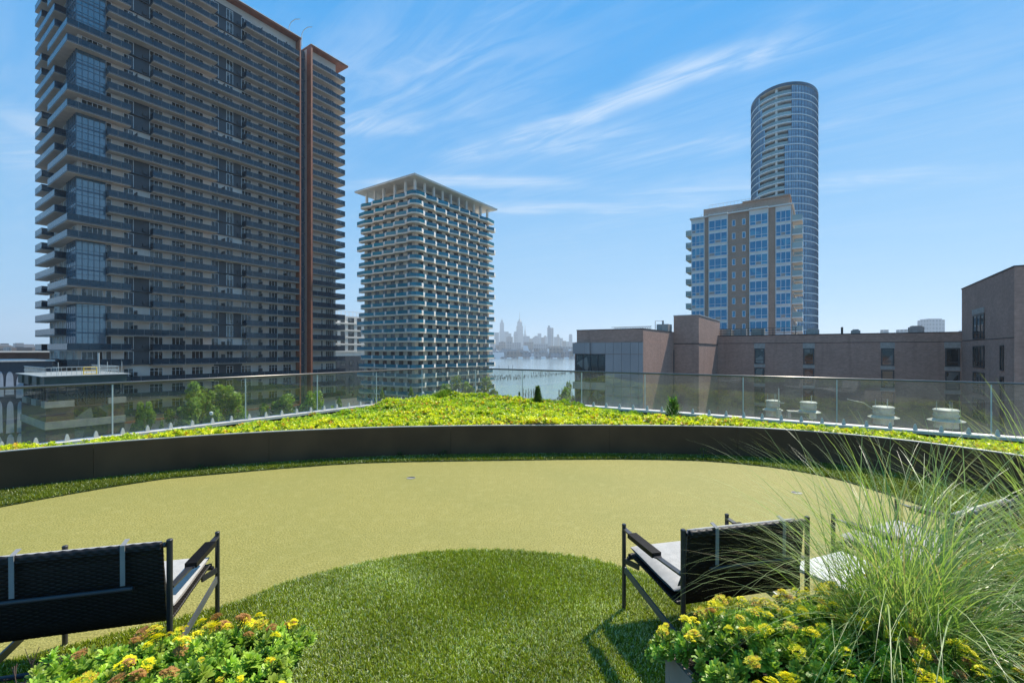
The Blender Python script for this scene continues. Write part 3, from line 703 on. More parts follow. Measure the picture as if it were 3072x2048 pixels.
for (y0, y1, pr, cnt) in ((0.1, 3.1, 0.10, 3), (4.45, 8.2, 0.5, 3), (12.65, 16.8, 0.5, 3), (17.75, 20.75, 0.12, 3)):
    b = MB(); b.box(-pr, -0.003, y0, y1, 2, zc5 - 0.003); b.obj('bay_frame', M['white_conc'], t5)
    for j in range(16):
        z = zc5 - 1.0 - 2.45 - 3.0 * j
        if z < 2: break
        w = y1 - y0 - 0.25
        link('window', window(w, 2.35, cnt, 'white_frame', 'pane_blue', transom=0.72, fr=0.11), t5, (-pr - 0.01, (y0 + y1) / 2, z), -R(90))
        if (j * 7 + int(y0)) % 3 != 0:
            MB().box(-pr - 0.075, -pr - 0.062, y0 + 0.25 + (w / cnt) * ((j + int(y0)) % cnt), y0 + 0.1 + (w / cnt) * ((j + int(y0)) % cnt + 1), z + 0.08, z + 0.66).obj('spandrel_panel', M['trim'], t5)
for j in range(12):
    z = zc5 - 3.1 - 3.0 * j
    for y in (9.35, 11.45): link('window', window(0.62, 1.35, 1, 'white_frame', 'pane_blue', fr=0.10), t5, (0, y, z + 0.2), -R(90))
    # string course line
    MB().box(-0.03, -0.003, 8.3, 12.6, z - .75, z - .68).obj('string_course', M['trim'], t5)
    zb = zc5 - 3.35 - 3.0 * j
    band([(0.15, 0), (0.15, -1.9), (4.2, -1.9), (4.2, 0)], [], 0.28, M['white_conc'], 'rail_green', t5, zb, name='balcony', fascia='white_conc', cap_mat='galv', pw=2.0)
    band([(9.0, 0), (9.0, -1.7), (14, -1.7), (14, 0)], [], 0.28, M['white_conc'], 'rail_green', t5, zb, fascia='white_conc', cap_mat='galv', pw=2.0)
    band([(2.2, 20.8), (2.2, 22.6), (6.6, 22.6), (6.6, 20.8)][::-1], [], 0.25, M['white_conc'], 'rail_green', t5, zb + .3, fascia='galv', cap_mat='galv')
    for x in (1.9, 6.6, 11.5, 17, 22): link('window', window(2.4, 2.3, 2, 'white_frame', 'pane'), t5, (x, 0, zb + 0.1), 0)
    MB().box(0, 26, -0.12, -0.003, zb - 0.32, zb - 0.05).obj('floor_band', M['white_conc'], t5)
b = MB()
for i in range(12):
    y = 19 - i * 1.0; b.tube([(2.0, y, zc5 + .3), (2.0, y, zc5 + 1.4)], 0.03, 5)
b.tube([(2.0, 19, zc5 + 1.4), (2.0, 8, zc5 + 1.4)], 0.03, 5)
for i in range(14): b.tube([(4.0, 17.5 - i * .8, zc5 + 2.9), (4.0, 17.5 - i * .8, zc5 + 4.0)], 0.03, 5)
b.tube([(4.0, 17.5, zc5 + 4.0), (4.0, 7.1, zc5 + 4.0)], 0.03, 5)
b.obj('roof_railing', M['galv'], t5)

# ------------------------------------------------------------------ elliptical glass tower
PE = (113.4, 190.0)
t6 = empty('glass_tower', (PE[0], PE[1], GROUND), GROT, label='tall rounded glass tower with a column of curved balconies, behind brick block', cat='glass tower')
AX, BY = 16.8, 11.9; FH = 2.85; ztop = 1.75 + 102.6 - GROUND
NE = 64
def ell(t, k=1.0): return (-AX * k * math.cos(t), BY * k * math.sin(t))
ring = [ell(2 * math.pi * i / NE) for i in range(NE)]
MB().prism([ell(2 * math.pi * i / NE, 0.86) for i in range(NE)][::-1], 0, ztop - 0.4).obj('core_wall', M['grey_panel'], t6)
MB().prism(ring[::-1], ztop - 0.9, ztop - 0.3).obj('roof', M['white_conc'], t6)
b = MB()
for i in range(NE):
    p, q = ell(2 * math.pi * i / NE, 1.012), ell(2 * math.pi * (i + 1) / NE, 1.012)
    b.bar((*p, ztop - 0.2), (*q, ztop - 0.2), 0.12, 1.2)
b.obj('parapet', M['blue_frame'], t6)
lb = [1040, 1050, 1060, 1070, 1080, 1090, 1095, 1085, 1070, 1060, 1048, 1035, 1028, 1018]
rb = [1340, 1355, 1362, 1355, 1350, 1340, 1328, 1315, 1300, 1288, 1272, 1272, 1285, 1298]
pan = {}
def panel(i, h):
    key = (i, round(h, 2))
    if key in pan: return pan[key]
    p, q = Vector((*ell(2 * math.pi * i / NE), 0)), Vector((*ell(2 * math.pi * (i + 1) / NE), 0)); ln = (q - p).length
    b = MB(); b.box(-ln / 2, ln / 2, -0.02, 0.1, 0.0, h, 1)
    b.box(-ln / 2, -ln / 2 + 0.24, -0.16, -0.022, 0, h); b.box(0.05, 0.19, -0.12, -0.022, 0, h); b.box(-ln / 2 + .1, ln / 2, -0.10, -0.022, 0.62, 0.70)
    d = (q - p).normalized(); c = (p + q) / 2
    # outward must be -y of the unit
    ang = math.atan2(d.y, d.x)
    n = Vector((math.sin(ang), -math.cos(ang), 0))
    if n.dot(c) < 0: ang += math.pi
    pan[key] = (b.mesh('curtain_panel', M['blue_frame'], M['pane_ell']), c, ang); return pan[key]
items = []
for j in range(42):
    zf = ztop - 0.9 - FH * (j + 1) - (0.35 if j == 0 else 0)
    if zf < 1: break
    ph = j % 26; idx = ph if ph < 14 else 26 - ph; idx = min(idx, 13)
    yl = -((2020 + lb[idx] / 3.734) - 2353) / 1365 * 174; yr = -((2020 + rb[idx] / 3.734) - 2353) / 1365 * 174
    yl, yr = yl + 0.6, yr + 0.2
    b = MB()
    for i in range(NE):
        p, q = ell(2 * math.pi * i / NE, 1.008), ell(2 * math.pi * (i + 1) / NE, 1.008)
        b.bar((*p, zf + .28), (*q, zf + .28), 0.14, 0.28)
    b.obj('floor_band', M['white_panel'], t6)
    MB().prism([ell(2 * math.pi * i / NE, .985) for i in range(NE)][::-1], zf - 0.02, zf + 0.26).obj('floor_slab', M['white_panel'], t6)
    rl = MB(); h = FH - 0.5 if j else FH - 0.15
    for i in range(NE):
        t = 2 * math.pi * (i + .5) / NE; x, y = ell(t)
        if x < 0 and yr < y < yl:
            p, q = ell(2 * math.pi * i / NE), ell(2 * math.pi * (i + 1) / NE)
            rl.bar((*p, zf + 1.05), (*q, zf + 1.05), 0.03, 1.0, 0); rl.bar((*p, zf + 1.62), (*q, zf + 1.62), 0.07, 0.06, 1)
            rl.bar((*p, zf + .5), (*p, zf + 1.6), 0.05, 0.05, 1); continue
        if x > 10.5: continue
        me, c, ang = panel(i, h); items.append((me, (c.x, c.y, zf + 0.5), ang))
    rl.obj('balcony_railing', [M['rail_green'], M['galv']], t6)
pool(t6, 'curtain_panel', items, 300)
b = MB(); b.tube([(-15.9, 1.5, 0), (-15.9, 1.5, ztop - 1)], 0.45, 10); b.obj('column', M['white_conc'], t6)

# ------------------------------------------------------------------ mauve brick building across the court
t7 = empty('brick_building', (0, 0, GROUND), GROT, label='long low mauve brick building with flat roofs beyond the right glass railing', cat='building')
def loc2(p):  # world plan -> grid frame
    return (p[0] * U2[0] + p[1] * U2[1], p[0] * V2[0] + p[1] * V2[1])
g = -GROUND
A = loc2((16.45, 57.0)); Sx = loc2((27.5, 67.0)); B = loc2((62.1, 61.6)); C = loc2((50.0, 45.3))
zA, zS, zB, zC = 4.45 + g, 6.95 + g, 4.20 + g, 10.05 + g
MB().box(A[0], A[0] + 18, A[1] + 0.02, A[1] + 9.5, 0, zA - 1.6).obj('wall', M['brick_mauve'], t7)
MB().box(A[0] + .05, A[0] + 18.1, A[1] + 0.05, A[1] + 9.2, zA - 1.595, zA).obj('upper_wall', M['brick_mauve'], t7)
MB().box(A[0] + .02, A[0] + 18.15, A[1] + 0.02, A[1] + 9.25, zA + .004, zA + 0.10).obj('parapet_cap', M['clad_dark'], t7)
MB().box(Sx[0], Sx[0] + 17, Sx[1], Sx[1] + 3.6, 0, zS).obj('stair_tower_wall', M['brick_mauve'], t7)
MB().box(Sx[0] - .05, Sx[0] + 17, Sx[1] - .05, Sx[1] + 3.65, zS + .003, zS + 0.12).obj('parapet_cap', M['lip'], t7)
MB().box(Sx[0] - .04, Sx[0] - .003, Sx[1] - .04, Sx[1] + 3.6, zA - 1.75, zA - 1.62).obj('string_course', M['clad_dark'], t7)
MB().box(Sx[0] - .04, Sx[0] + 16, Sx[1] - .045, Sx[1] - .003, zA - 1.75, zA - 1.62).obj('string_course', M['clad_dark'], t7)
MB().box(B[0], B[0] + 14, B[1], B[1] + 38, 0, zB).obj('wall', M['brick_mauve'], t7)
MB().box(B[0] - .06, B[0] + 14, B[1], B[1] + 38, zB + .003, zB + 0.13).obj('parapet_cap', M['clad_dark'], t7)
MB().box(B[0] - .03, B[0] - .003, B[1], B[1] + 34, zB - 1.28, zB - 1.2).obj('string_course', M['clad_dark'], t7)
MB().box(C[0], C[0] + 20.3, C[1] - 24, C[1], 0, zC).obj('wall', M['brick_mauve'], t7)
MB().box(C[0] - .06, C[0] + 20.35, C[1] - 24, C[1] + .06, zC + .003, zC + 0.14).obj('parapet_cap', M['clad_dark'], t7)
MB().box(C[0], C[0] + 20, C[1] + .003, C[1] + .03, 1.75 + g + 1.25, 1.75 + g + 1.33).obj('string_course', M['clad_dark'], t7)
# metal cladding panels of the near corner, each its own piece
ys = [0.0, 1.1, 3.2, 5.0, 6.9, 7.6]
xsrc = [1930, 1917, 1892, 1866, 1841, 1817]
def tv(x, P): a = (x - 1536) / 1365; return (P[0] - a * P[1]) / (-V2[0] + V2[1] * a)
edges = [tv(x, (16.45, 57.0)) for x in xsrc]
rows = [(zA - 3.15, zA - 1.68), (zA - 6.25, zA - 3.2), (zA - 7.35, zA - 6.3), (zA - 8.6, zA - 7.4), (zA - 10.5, zA - 8.65), (zA - 11.6, zA - 10.55), (zA - 13.5, zA - 11.65)]
for a, b_ in zip(edges[:-1], edges[1:]):
    for z0, z1 in rows:
        MB().box(A[0] - 0.12, A[0] - 0.003, A[1] + a + 0.03, A[1] + b_ - 0.0, z0, z1).obj('cladding_panel', M['clad'], t7)
for x0, x1 in ((1817, 1773), (1773, 1758), (1758, 1722)):
    a, b_ = tv(x0, (16.45, 57.0)), tv(x1, (16.45, 57.0))
    for z0, z1 in ((zA - 3.15, zA - 1.68), (zA - 7.9, zA - 6.95), (zA - 12.6, zA - 11.2)):
        MB().box(A[0] - 0.13 - (0.3 if x1 < 1760 else 0), A[0] - 0.003, A[1] + a + 0.03, A[1] + b_, z0, z1).obj('cladding_panel', M['clad'], t7)
for z, h in ((zA - 6.85, 3.6), (zA - 11.1, 3.1)):
    a, b_ = tv(1817, (16.45, 57.0)), tv(1728, (16.45, 57.0))
    link('window', window(b_ - a - .1, h, 4, 'dark_frame', 'pane', transom=0.8, fr=0.16), t7, (A[0], A[1] + (a + b_) / 2, z), -R(90))
MB().box(A[0] + 14.2, A[0] + 14.6, A[1] - .05, A[1] + .015, zA - 9, zA - 2.6).obj('window_slot', M['dark_frame'], t7)
for (a, b_) in ((2263, 2294.5), (2409, 2443), (2642, 2683), (2834, 2880)):
    y1, y0 = tv(a, (62.1, 61.6)), tv(b_, (62.1, 61.6)); yc, w = (y0 + y1) / 2, y1 - y0
    for j in range(5):
        zb = 1.75 + g - 2.16 - 3.2 * j
        link('window', window(w * 0.86, 2.42, 1, 'dark_frame', 'pane', transom=0.55, fr=0.16), t7, (B[0], B[1] + yc, zb), -R(90))
        MB().box(B[0] - 0.05, B[0] - 0.003, B[1] + y0 - .05, B[1] + y1 + .05, zb - (.62 if j < 4 else .5), zb - .09).obj('stone_sill', M['trim'], t7)
    MB().box(B[0] - 0.05, B[0] - 0.003, B[1] + y0 - .05, B[1] + y1 + .05, zB - 1.19 - 1.0, zB - 1.3).obj('stone_lintel', M['trim'], t7)
for z, h in ((1.75 + g + 1.45, 2.9), (1.75 + g - 2.0, 2.5), (1.75 + g - 5.2, 2.5), (1.75 + g - 8.4, 2.5)):
    link('window', window(4.6, h, 3, 'dark_frame', 'pane', fr=0.14, transom=.7), t7, (C[0] + 12.2, C[1], z), R(180))
MB().box(C[0] + 9.8, C[0] + 14.7, C[1] + .003, C[1] + .12, 1.75 + g + 4.45, 1.75 + g + 5.1).obj('stone_lintel', M['trim'], t7)
for z in (1.75 + g - 2.1, 1.75 + g - 5.4, 1.75 + g - 8.7):
    link('window', window(0.95, 2.6, 1, 'dark_frame', 'pane', fr=0.1), t7, (C[0] + 3.6, C[1], z), R(180))
for x, y, w, d, h in ((5, 4, 2.2, 1.6, 1.1), (6.5, 11.5, 1.2, 1.2, .8), (4.5, 17, 2.6, 1.8, 1.0)):
    MB().box(B[0] + x, B[0] + x + w, B[1] + y, B[1] + y + d, zB + .14, zB + h).box(B[0] + x + .2, B[0] + x + w - .2, B[1] + y + .2, B[1] + y + d - .2, zB + h + .003, zB + h + .18).obj('roof_unit', M['trim'], t7)
# roof terrace railing, scroll balustrade, vents
b = MB()
for i in range(9): b.tube([(B[0] + 1.5, B[1] + 33.0 - i * 1.6, zB), (B[0] + 1.5, B[1] + 33.0 - i * 1.6, zB + 1.3)], 0.05, 5)
for z in (.5, .9, 1.3): b.tube([(B[0] + 1.5, B[1] + 33.5, zB + z), (B[0] + 1.5, B[1] + 20.0, zB + z)], 0.035, 5)
b.obj('roof_railing', M['clad_dark'], t7)
for i, y in enumerate((31, 28.6, 25.8)):
    MB().box(B[0] + 3, B[0] + 4.5, B[1] + y - 1.0, B[1] + y + .9, zB + .2, zB + 1.35).obj('roof_unit', M['trim' if i % 2 else 'stone_band'], t7)
b = MB()
for i in range(22):
    y = A[1] + 1.0 + i * 0.24; r = 0.17
    pts = [(A[0] + 6.0, y + r * math.cos(t) * (1 - t / 9), zA + 0.35 + r * math.sin(t) * 1.3 * (1 - t / 9)) for t in np.linspace(0, 6.0, 11)]
    b.tube(pts, 0.025, 4)
b.tube([(A[0] + 6, A[1] + .8, zA + .62), (A[0] + 6, A[1] + 6.6, zA + .62)], 0.03, 4); b.tube([(A[0] + 6, A[1] + .8, zA + .12), (A[0] + 6, A[1] + 6.6, zA + .12)], 0.03, 4)
b.obj('scroll_balustrade', M['clad_dark'], t7)
b = MB(); b.tube([(A[0] + 9, A[1] + 1.2, zA), (A[0] + 9, A[1] + 1.2, zA + 1.5), (A[0] + 9, A[1] + .2, zA + 1.5), (A[0] + 9, A[1] + .2, zA)], 0.05, 6)
b.box(A[0] + 12, A[0] + 14, A[1] + .2, A[1] + 1.9, zA, zA + 1.2); b.tube([(A[0] + 10, A[1] - .0 + .4, zA), (A[0] + 10, A[1] + .4, zA + 1.6)], [0.12, .14], 8)
b.obj('roof_unit', M['trim'], t7)
MB().box(B[0] + 2, B[0] + 2.3, B[1] + 13.9, B[1] + 14.2, zB, zB + 1.2).obj('roof_pipe', M['clad_dark'], t7)

# ------------------------------------------------------------------ brick plant house with green steel roof, mural wall, roofs at far left
t8 = empty('plant_house', (-66.6, 65.0, GROUND), GROT, label='low brick building with dark green steel roof and railed rooftop at far left', cat='building')
zG = 1.75 - 3.65 - GROUND
MB().box(0, 8.9, 0, 15.5, 0, zG - 4.6).obj('wall', M['brick_red'], t8)
MB().box(-.12, 9.0, -.12, 15.6, zG - 7.7, zG - 6.6).obj('stone_band', M['stone_band'], t8)
for x0, x1 in ((-.15, 3.0), (6.9, 9.1)): MB().box(x0, x1, -.15, .3, zG - 4.595, zG - 3.7).obj('stone_cap', M['stone_band'], t8)
for y0, y1 in ((.35, 2.0), (5, 8), (11, 14)): MB().box(-.15, .3, y0, y1, zG - 4.595, zG - 3.7).obj('stone_cap', M['stone_band'], t8)
MB().box(0.5, 8.5, 0.5, 15, zG - 4.59, zG - 1.5).obj('glazing', M['pane'], t8)
b = MB()
for x in np.linspace(0.2, 8.7, 9): b.bar((x, .25, zG - 4.55), (x, .25, zG - 1.4), 0.16, 0.12)
for z in (-2.4, -3.4): b.bar((.2, .26, zG + z), (8.7, .26, zG + z), 0.1, 0.1)
for i in range(8):
    x = 0.2 + i * 1.06; b.bar((x, .22, zG - 4.4), (x + 1.06, .22, zG - 2.4), .06, .06); b.bar((x + 1.06, .22, zG - 4.4), (x, .22, zG - 2.4), .06, .06)
for y in np.linspace(.4, 15, 9): b.bar((.24, y, zG - 4.55), (.24, y, zG - 1.4), 0.16, 0.16)
b.obj('steel_framing', M['grey_panel'], t8)
MB().box(3.05, 6.85, -.02, -.003, zG - 9.5, zG - 4.7).obj('tall_window', M['pane'], t8)
MB().box(-.2, 9.1, -.2, 15.8, zG - 1.5, zG - 0.1).obj('roof', M['green_steel'], t8)
for y0 in (2.5, 7.5, 12.0): MB().box(-.5, -.203, y0, y0 + 2.7, zG - 1.45, zG - 0.15).obj('fascia_panel', M['green_steel'], t8)
MB().box(-.6, 9.5, -.6, 16, zG - .097, zG).obj('roof_deck', M['galv'], t8)
b = MB()
for x in np.arange(0.2, 8.6, 0.55): b.tube([(x, 1, zG), (x, 1, zG + 1.15)], .03, 5)
for y in np.arange(1, 15, 0.7): b.tube([(.2, y, zG), (.2, y, zG + 1.15)], .03, 5); b.tube([(8.4, y, zG), (8.4, y, zG + 1.15)], .03, 5)
for z in (.55, 1.15): b.tube([(.2, 15, zG + z), (.2, 1, zG + z), (8.4, 1, zG + z), (8.4, 15, zG + z)], .04, 5)
b.obj('roof_railing', M['galv'], t8)
b = MB()
for x in (4.2, 5.7):
    b.tube([(x, .7, zG), (x, .7, zG + 1.1)], .06, 6)
for z in (.1, .6, 1.1): b.tube([(4.2, .7, zG + z), (5.7, .7, zG + z)], .05, 6)
b.obj('yellow_gate', M['yellow'], t8)
MB().tube([(6.1, 1.4, zG), (6.1, 1.4, zG + 3.3)], .12, 8).obj('vent_pipe', M['galv'], t8)
for x in (1.6, 7.2, 9.0): MB().tube([(x, 1.6, zG), (x, 1.6, zG + 1.9)], .04, 6).obj('rod', M['galv'], t8)

t9 = empty('mural_building', (-92.0, 74.0, GROUND), GROT, label='windowless building with a dark branching mural on pale wall at left edge', cat='building')
zM = 1.75 - 1.95 - GROUND
MB().box(0, 12, -2, 16, 0, zM).obj('wall', M['mural_dark'], t9)
b = MB(); rr = random.Random(3)
def lancet(w, h, z0):
    p = [(-w / 2, z0), (w / 2, z0), (w / 2, z0 + h * .72)] + [(w / 2 * math.cos(a), z0 + h * .72 + h * .28 * math.sin(a)) for a in np.linspace(.3, math.pi - .3, 7)] + [(-w / 2, z0 + h * .72)]
    return [(x * (1 + .12 * math.sin(z * .9)), z) for x, z in p]
for i in range(10):
    for z0, h in ((1.5, 7), (9.2, 5.5), (15.2, rr.uniform(3.2, 4.4))):
        pts = lancet(rr.uniform(.7, .95), h, z0 + rr.uniform(-.4, .4)); x = .7 + i * 1.2 + rr.uniform(-.1, .1); k = len(b.v)
        b.v += [(x + px__, -2.03, pz__) for px__, pz__ in pts]; b.f.append(tuple(range(k, k + len(pts)))); b.m.append(0)
for i in range(14):
    for z0, h in ((1.5, 7), (9.2, 5.5), (15.2, rr.uniform(3.2, 4.4))):
        pts = lancet(rr.uniform(.75, 1.0), h, z0 + rr.uniform(-.4, .4)); y = -1.2 + i * 1.25; k = len(b.v)
        b.v += [(-.03, y - px__, pz__) for px__, pz__ in pts]; b.f.append(tuple(range(k, k + len(pts)))); b.m.append(0)
b.obj('mural', M['mural_white'], t9)
MB().box(-.3, 12.3, -2.3, 16.3, zM + .003, zM + .25).obj('parapet_cap', M['coping'], t9)

t10 = empty('flat_roofed_building', (-150, 128, GROUND), GROT, label='flat roofed dark building with green roof corner behind the mural wall', cat='building')
MB().box(0, 22, 0, 24, 0, 1.75 - .6 - GROUND).obj('wall', M['brick_red'], t10)
MB().box(-1, 23, -1, 25, 1.75 - .59 - GROUND, 1.75 - .2 - GROUND).obj('roof', M['white_conc'], t10)
farL = [(-330, 300, 12, 9), (-420, 380, 16, 12), (-470, 500, 18, 26), (-640, 560, 30, 20), (-820, 700, 60, 24), (-900, 900, 30, 34), (-520, 470, 40, 14), (-1150, 1000, 70, 30), (-1080, 1060, 26, 44), (-700, 640, 50, 16)]
lbl = ['low', 'small pale', 'squarish taller', 'long grey', 'wide brick', 'slim grey', 'broad low', 'long distant', 'tall faint', 'flat brick']
for i, (x, y, w, h) in enumerate(farL):
    hh = 22 + h * 0.35
    th = empty('distant_building', (x, y, GROUND), GROT, label=lbl[i] + ' distant building on the horizon left of the dark slab tower', cat='building', group='distant buildings left of the slab tower')
    MB().box(0, w, 0, w * .7, 0, hh).obj('wall', M[('far_c', 'far_b', 'far_a')[i % 3]], th)
    MB().box(w * .2, w * .5, w * .2, w * .4, hh, hh + 3).obj('roof_house', M['far_b'], th)

# ------------------------------------------------------------------ skyline across the river
def sky_tower(x0, x1, ytop, Y, mat, label, name='skyscraper', steps=None, crown=None, cat='skyscraper'):
    """x0,x1,ytop are bearings read off the photograph; Y the real distance"""
    X0, X1 = (x0 - 1536) / 1365 * Y, (x1 - 1536) / 1365 * Y; h = EYE + (1051 - ytop) / 1365 * Y - WATER
    w = X1 - X0; cx = (X0 + X1) / 2
    t = empty(name, (cx, Y, WATER + 1.5), 0, label=label, cat=cat)
    dd = min(w, 70)
    b = MB()
    for (k0, k1, fw) in (steps or [(0, 1, 1)]): b.box(-w / 2 * fw, w / 2 * fw, -dd / 2 * fw, dd / 2 * fw, h * k0, h * k1)
    b.obj('tower', M[mat], t)
    if crown:
        c = MB(); crown(c, w, h); c.obj('crown', M[mat], t)
    return t
Z = lambda x: 1440 + x / 4.9
ZY = lambda y: 900 + y / 4.9
def spire(c, w, h): c.lathe([(w * .30, h * .999), (w * .26, h * 1.035), (w * .17, h * 1.06), (w * .11, h * 1.10), (w * .035, h * 1.13), (w * .03, h * 1.22), (w * .008, h * 1.36)], 12)
def needle(c, w, h): c.box(-w * .22, w * .22, -w * .2, w * .2, h * .999, h * 1.08); c.box(-w * .09, w * .09, -w * .08, w * .08, h * 1.08, h * 1.12); c.tube([(0, 0, h * 1.12), (0, 0, h * 1.2)], [w * .03, .2], 6)
def cone(c, w, h): c.lathe([(w * .42, h * .998), (w * .3, h * 1.12), (w * .12, h * 1.28), (w * .01, h * 1.55)], 10)
def box_top(c, w, h): c.box(-w * .25, w * .25, -w * .2, w * .2, h * .999, h * 1.05)
sk = [
 (213, 278, 480, 3600, 'far_a', 'slim flat topped hazy tower beside teal balcony tower edge', None, None),
 (285, 360, 335, 4600, 'far_a', 'tapering supertall glass tower left of the spired skyscraper', [(0, .72, 1), (.72, 1, .8)], needle),
 (360, 420, 468, 4200, 'far_b', 'flat office tower just right of the tapering supertall', None, None),
 (420, 460, 492, 4100, 'far_b', 'narrow square tower second right of the tapering supertall', None, None),
 (388, 482, 545, 3300, 'far_c', 'broad lower block under the tapering supertall', None, box_top),
 (493, 552, 466, 4000, 'far_b', 'stepped block touching the left of spired skyscraper', [(0, .9, 1), (.9, 1, .8)], None),
 (528, 637, 330, 4583, 'far_b', 'famous stepped stone skyscraper with tall needle spire', [(0, .62, 1), (.62, .88, .88), (.88, 1, .66)], spire),
 (645, 680, 500, 5200, 'far_b', 'small pointed art deco spire right of the big spired skyscraper', None, cone),
 (636, 730, 533, 3900, 'far_a', 'wide flat block below the small pointed spire', None, None),
 (720, 775, 568, 3700, 'far_c', 'low tower in the gap right of the small pointed spire', None, None),
 (775, 868, 530, 3700, 'far_b', 'broad stepped block in middle of the skyline', [(0, .93, 1), (.93, 1, .5)], None),
 (848, 900, 492, 4300, 'far_a', 'plain box tower behind the broad stepped block', None, None),
 (898, 950, 552, 3500, 'far_c', 'short brick tower left of the paired glass towers', None, None),
 (935, 982, 536, 4000, 'far_b', 'flat tower touching the left of paired glass towers', None, box_top),
 (990, 1036, 378, 3300, 'far_a', 'taller of the paired blue glass towers', [(0, .93, 1), (.93, 1, .6)], None),
 (1036, 1078, 412, 3350, 'far_b', 'shorter right one of the paired glass towers', None, None),
 (1085, 1135, 545, 3600, 'far_b', 'pale block right of the paired glass towers', None, None),
 (1120, 1172, 520, 4000, 'far_c', 'stepped brick tower second right of paired glass towers', [(0, .9, 1), (.9, 1, .6)], box_top),
 (1165, 1215, 562, 3600, 'far_b', 'low grey tower third right of paired glass towers', None, None),
 (1212, 1262, 603, 3200, 'far_c', 'short block left of the lone slim right hand tower', None, None),
 (1308, 1354, 503, 4100, 'far_a', 'lone slim tower with notched top near brick building', [(0, .94, 1), (.94, 1, .85)], None),
 (1255, 1310, 612, 3500, 'far_b', 'low pale block beside the lone slim right hand tower', None, None),
 (1350, 1412, 622, 3300, 'far_b', 'rightmost low block before the mauve brick building', None, None),
 (150, 215, 600, 3000, 'far_b', 'leftmost low block at teal balcony tower edge', None, None),
 (280, 378, 622, 2300, 'far_c', 'big brown warehouse block on the far waterfront below supertall', None, box_top),
 (384, 466, 620, 2350, 'far_b', 'pale twin warehouse beside the big brown waterfront one', None, None),
 (470, 600, 632, 2500, 'far_b', 'long mid rise block below the spired skyscraper', None, None),
 (640, 782, 622, 2500, 'far_c', 'long dark rail terminal block right of white sail building', None, None),
 (782, 1000, 645, 2400, 'far_b', 'very long low block below the paired glass towers', None, None),
 (230, 286, 665, 2000, 'far_c', 'small brick block at left end of far waterfront', None, None),
 (1000, 1180, 680, 2100, 'far_c', 'low brick row right of the very long block', None, None),
 (1180, 1400, 690, 2000, 'far_b', 'low grey row at right end of far waterfront', None, None),
]
for x0, x1, yt, Y, mt, lb_, st_, cr_ in sk: sky_tower(Z(x0), Z(x1), ZY(yt), Y, mt, lb_, steps=st_, crown=cr_, cat='skyscraper' if Y > 3100 else 'building', name='skyscraper' if Y > 3100 else 'waterfront_building')
# white sail-shaped pavilion on the waterfront
Y = 1700; X0, X1 = (Z(600) - 1536) / 1365 * Y, (Z(735) - 1536) / 1365 * Y; hh = (1075 - ZY(692)) / 1365 * Y
tw = empty('pavilion', (X0, Y, WATER + 1.5), 0, label='bright white sail shaped building on the far waterfront', cat='building')
w = X1 - X0
b = MB(); p = [(w * .3, hh * .30), (w, hh * .42), (w * .86, hh * .62), (w * .72, hh * .98), (0.0, hh * 1.0), (w * .25, hh * .95)]
b.prism([(0, 0), (1, 0)], 0, 0) if False else None
n = len(p); vs = [(x, -14, z) for x, z in p] + [(x, 14, z) for x, z in p]
b.v = vs; b.f = [tuple(range(n)), tuple(range(n, 2 * n))[::-1]] + [(i, i + n, (i + 1) % n + n, (i + 1) % n) for i in range(n)]; b.m = [0] * len(b.f)
b.obj('sail_roof', M['far_white'], tw); MB().box(0, w * .9, -12, 12, 0, hh * .3).obj('wall', M['far_b'], tw)
MB().box(-w * 1.1, -3, -12, 12, 0, hh * .22).obj('annex', M['far_white'], tw)
# low city mass behind: uncountable
b = MB(); rr = random.Random(5)
for i in range(1500):
    Y = rr.uniform(1500, 3400); X = rr.uniform(-0.32, 0.20) * Y
    if rr.random() < .3: X = rr.uniform(-.6, .6) * Y
    w = rr.uniform(12, 45); h = rr.uniform(8, 22) + (Y - 1500) / 1900 * 32 * rr.random() + 12 * (rr.random() ** 4); b.box(X, X + w, Y, Y + 25, WATER + 1.5, WATER + 1.5 + h, rr.choice((0, 1, 2, 0, 1, 2, 3)))
b.obj('city_blocks', [M['far_b'], M['far_c'], M['far_a'], M['far_white']], kind='stuff', label='mass of low city blocks on the far shore')
b = MB()
for i in range(40): b.box(-520 + i * 18, -506 + i * 18, 1428, 1445, WATER, WATER + rr.uniform(2, 6), i % 2)
b.obj('waterfront_sheds', [M['far_white'], M['far_b']], kind='stuff', label='low piers and sheds along the far water edge')
# hazy towers over the roof at right
for x0, x1, yt, Y, lb_ in ((2771, 2814, 958, 1700, 'hazy pale glass tower rising behind the long brick roof'), (2646, 2660, 991, 1200, 'tiny grey block peeping over the long brick roof, left'), (2705, 2746, 990, 1200, 'low wide block peeping over brick roof left of hazy tower'), (2885, 2904, 993, 1100, 'tiny block over the brick roof right of hazy tower')):
    sky_tower(x0, x1, yt, Y, 'far_a' if Y > 1500 else 'far_b', lb_, steps=[(0, .97, 1), (.97, 1, .8)] if Y > 1500 else None, crown=None, cat='building', name='distant_building')

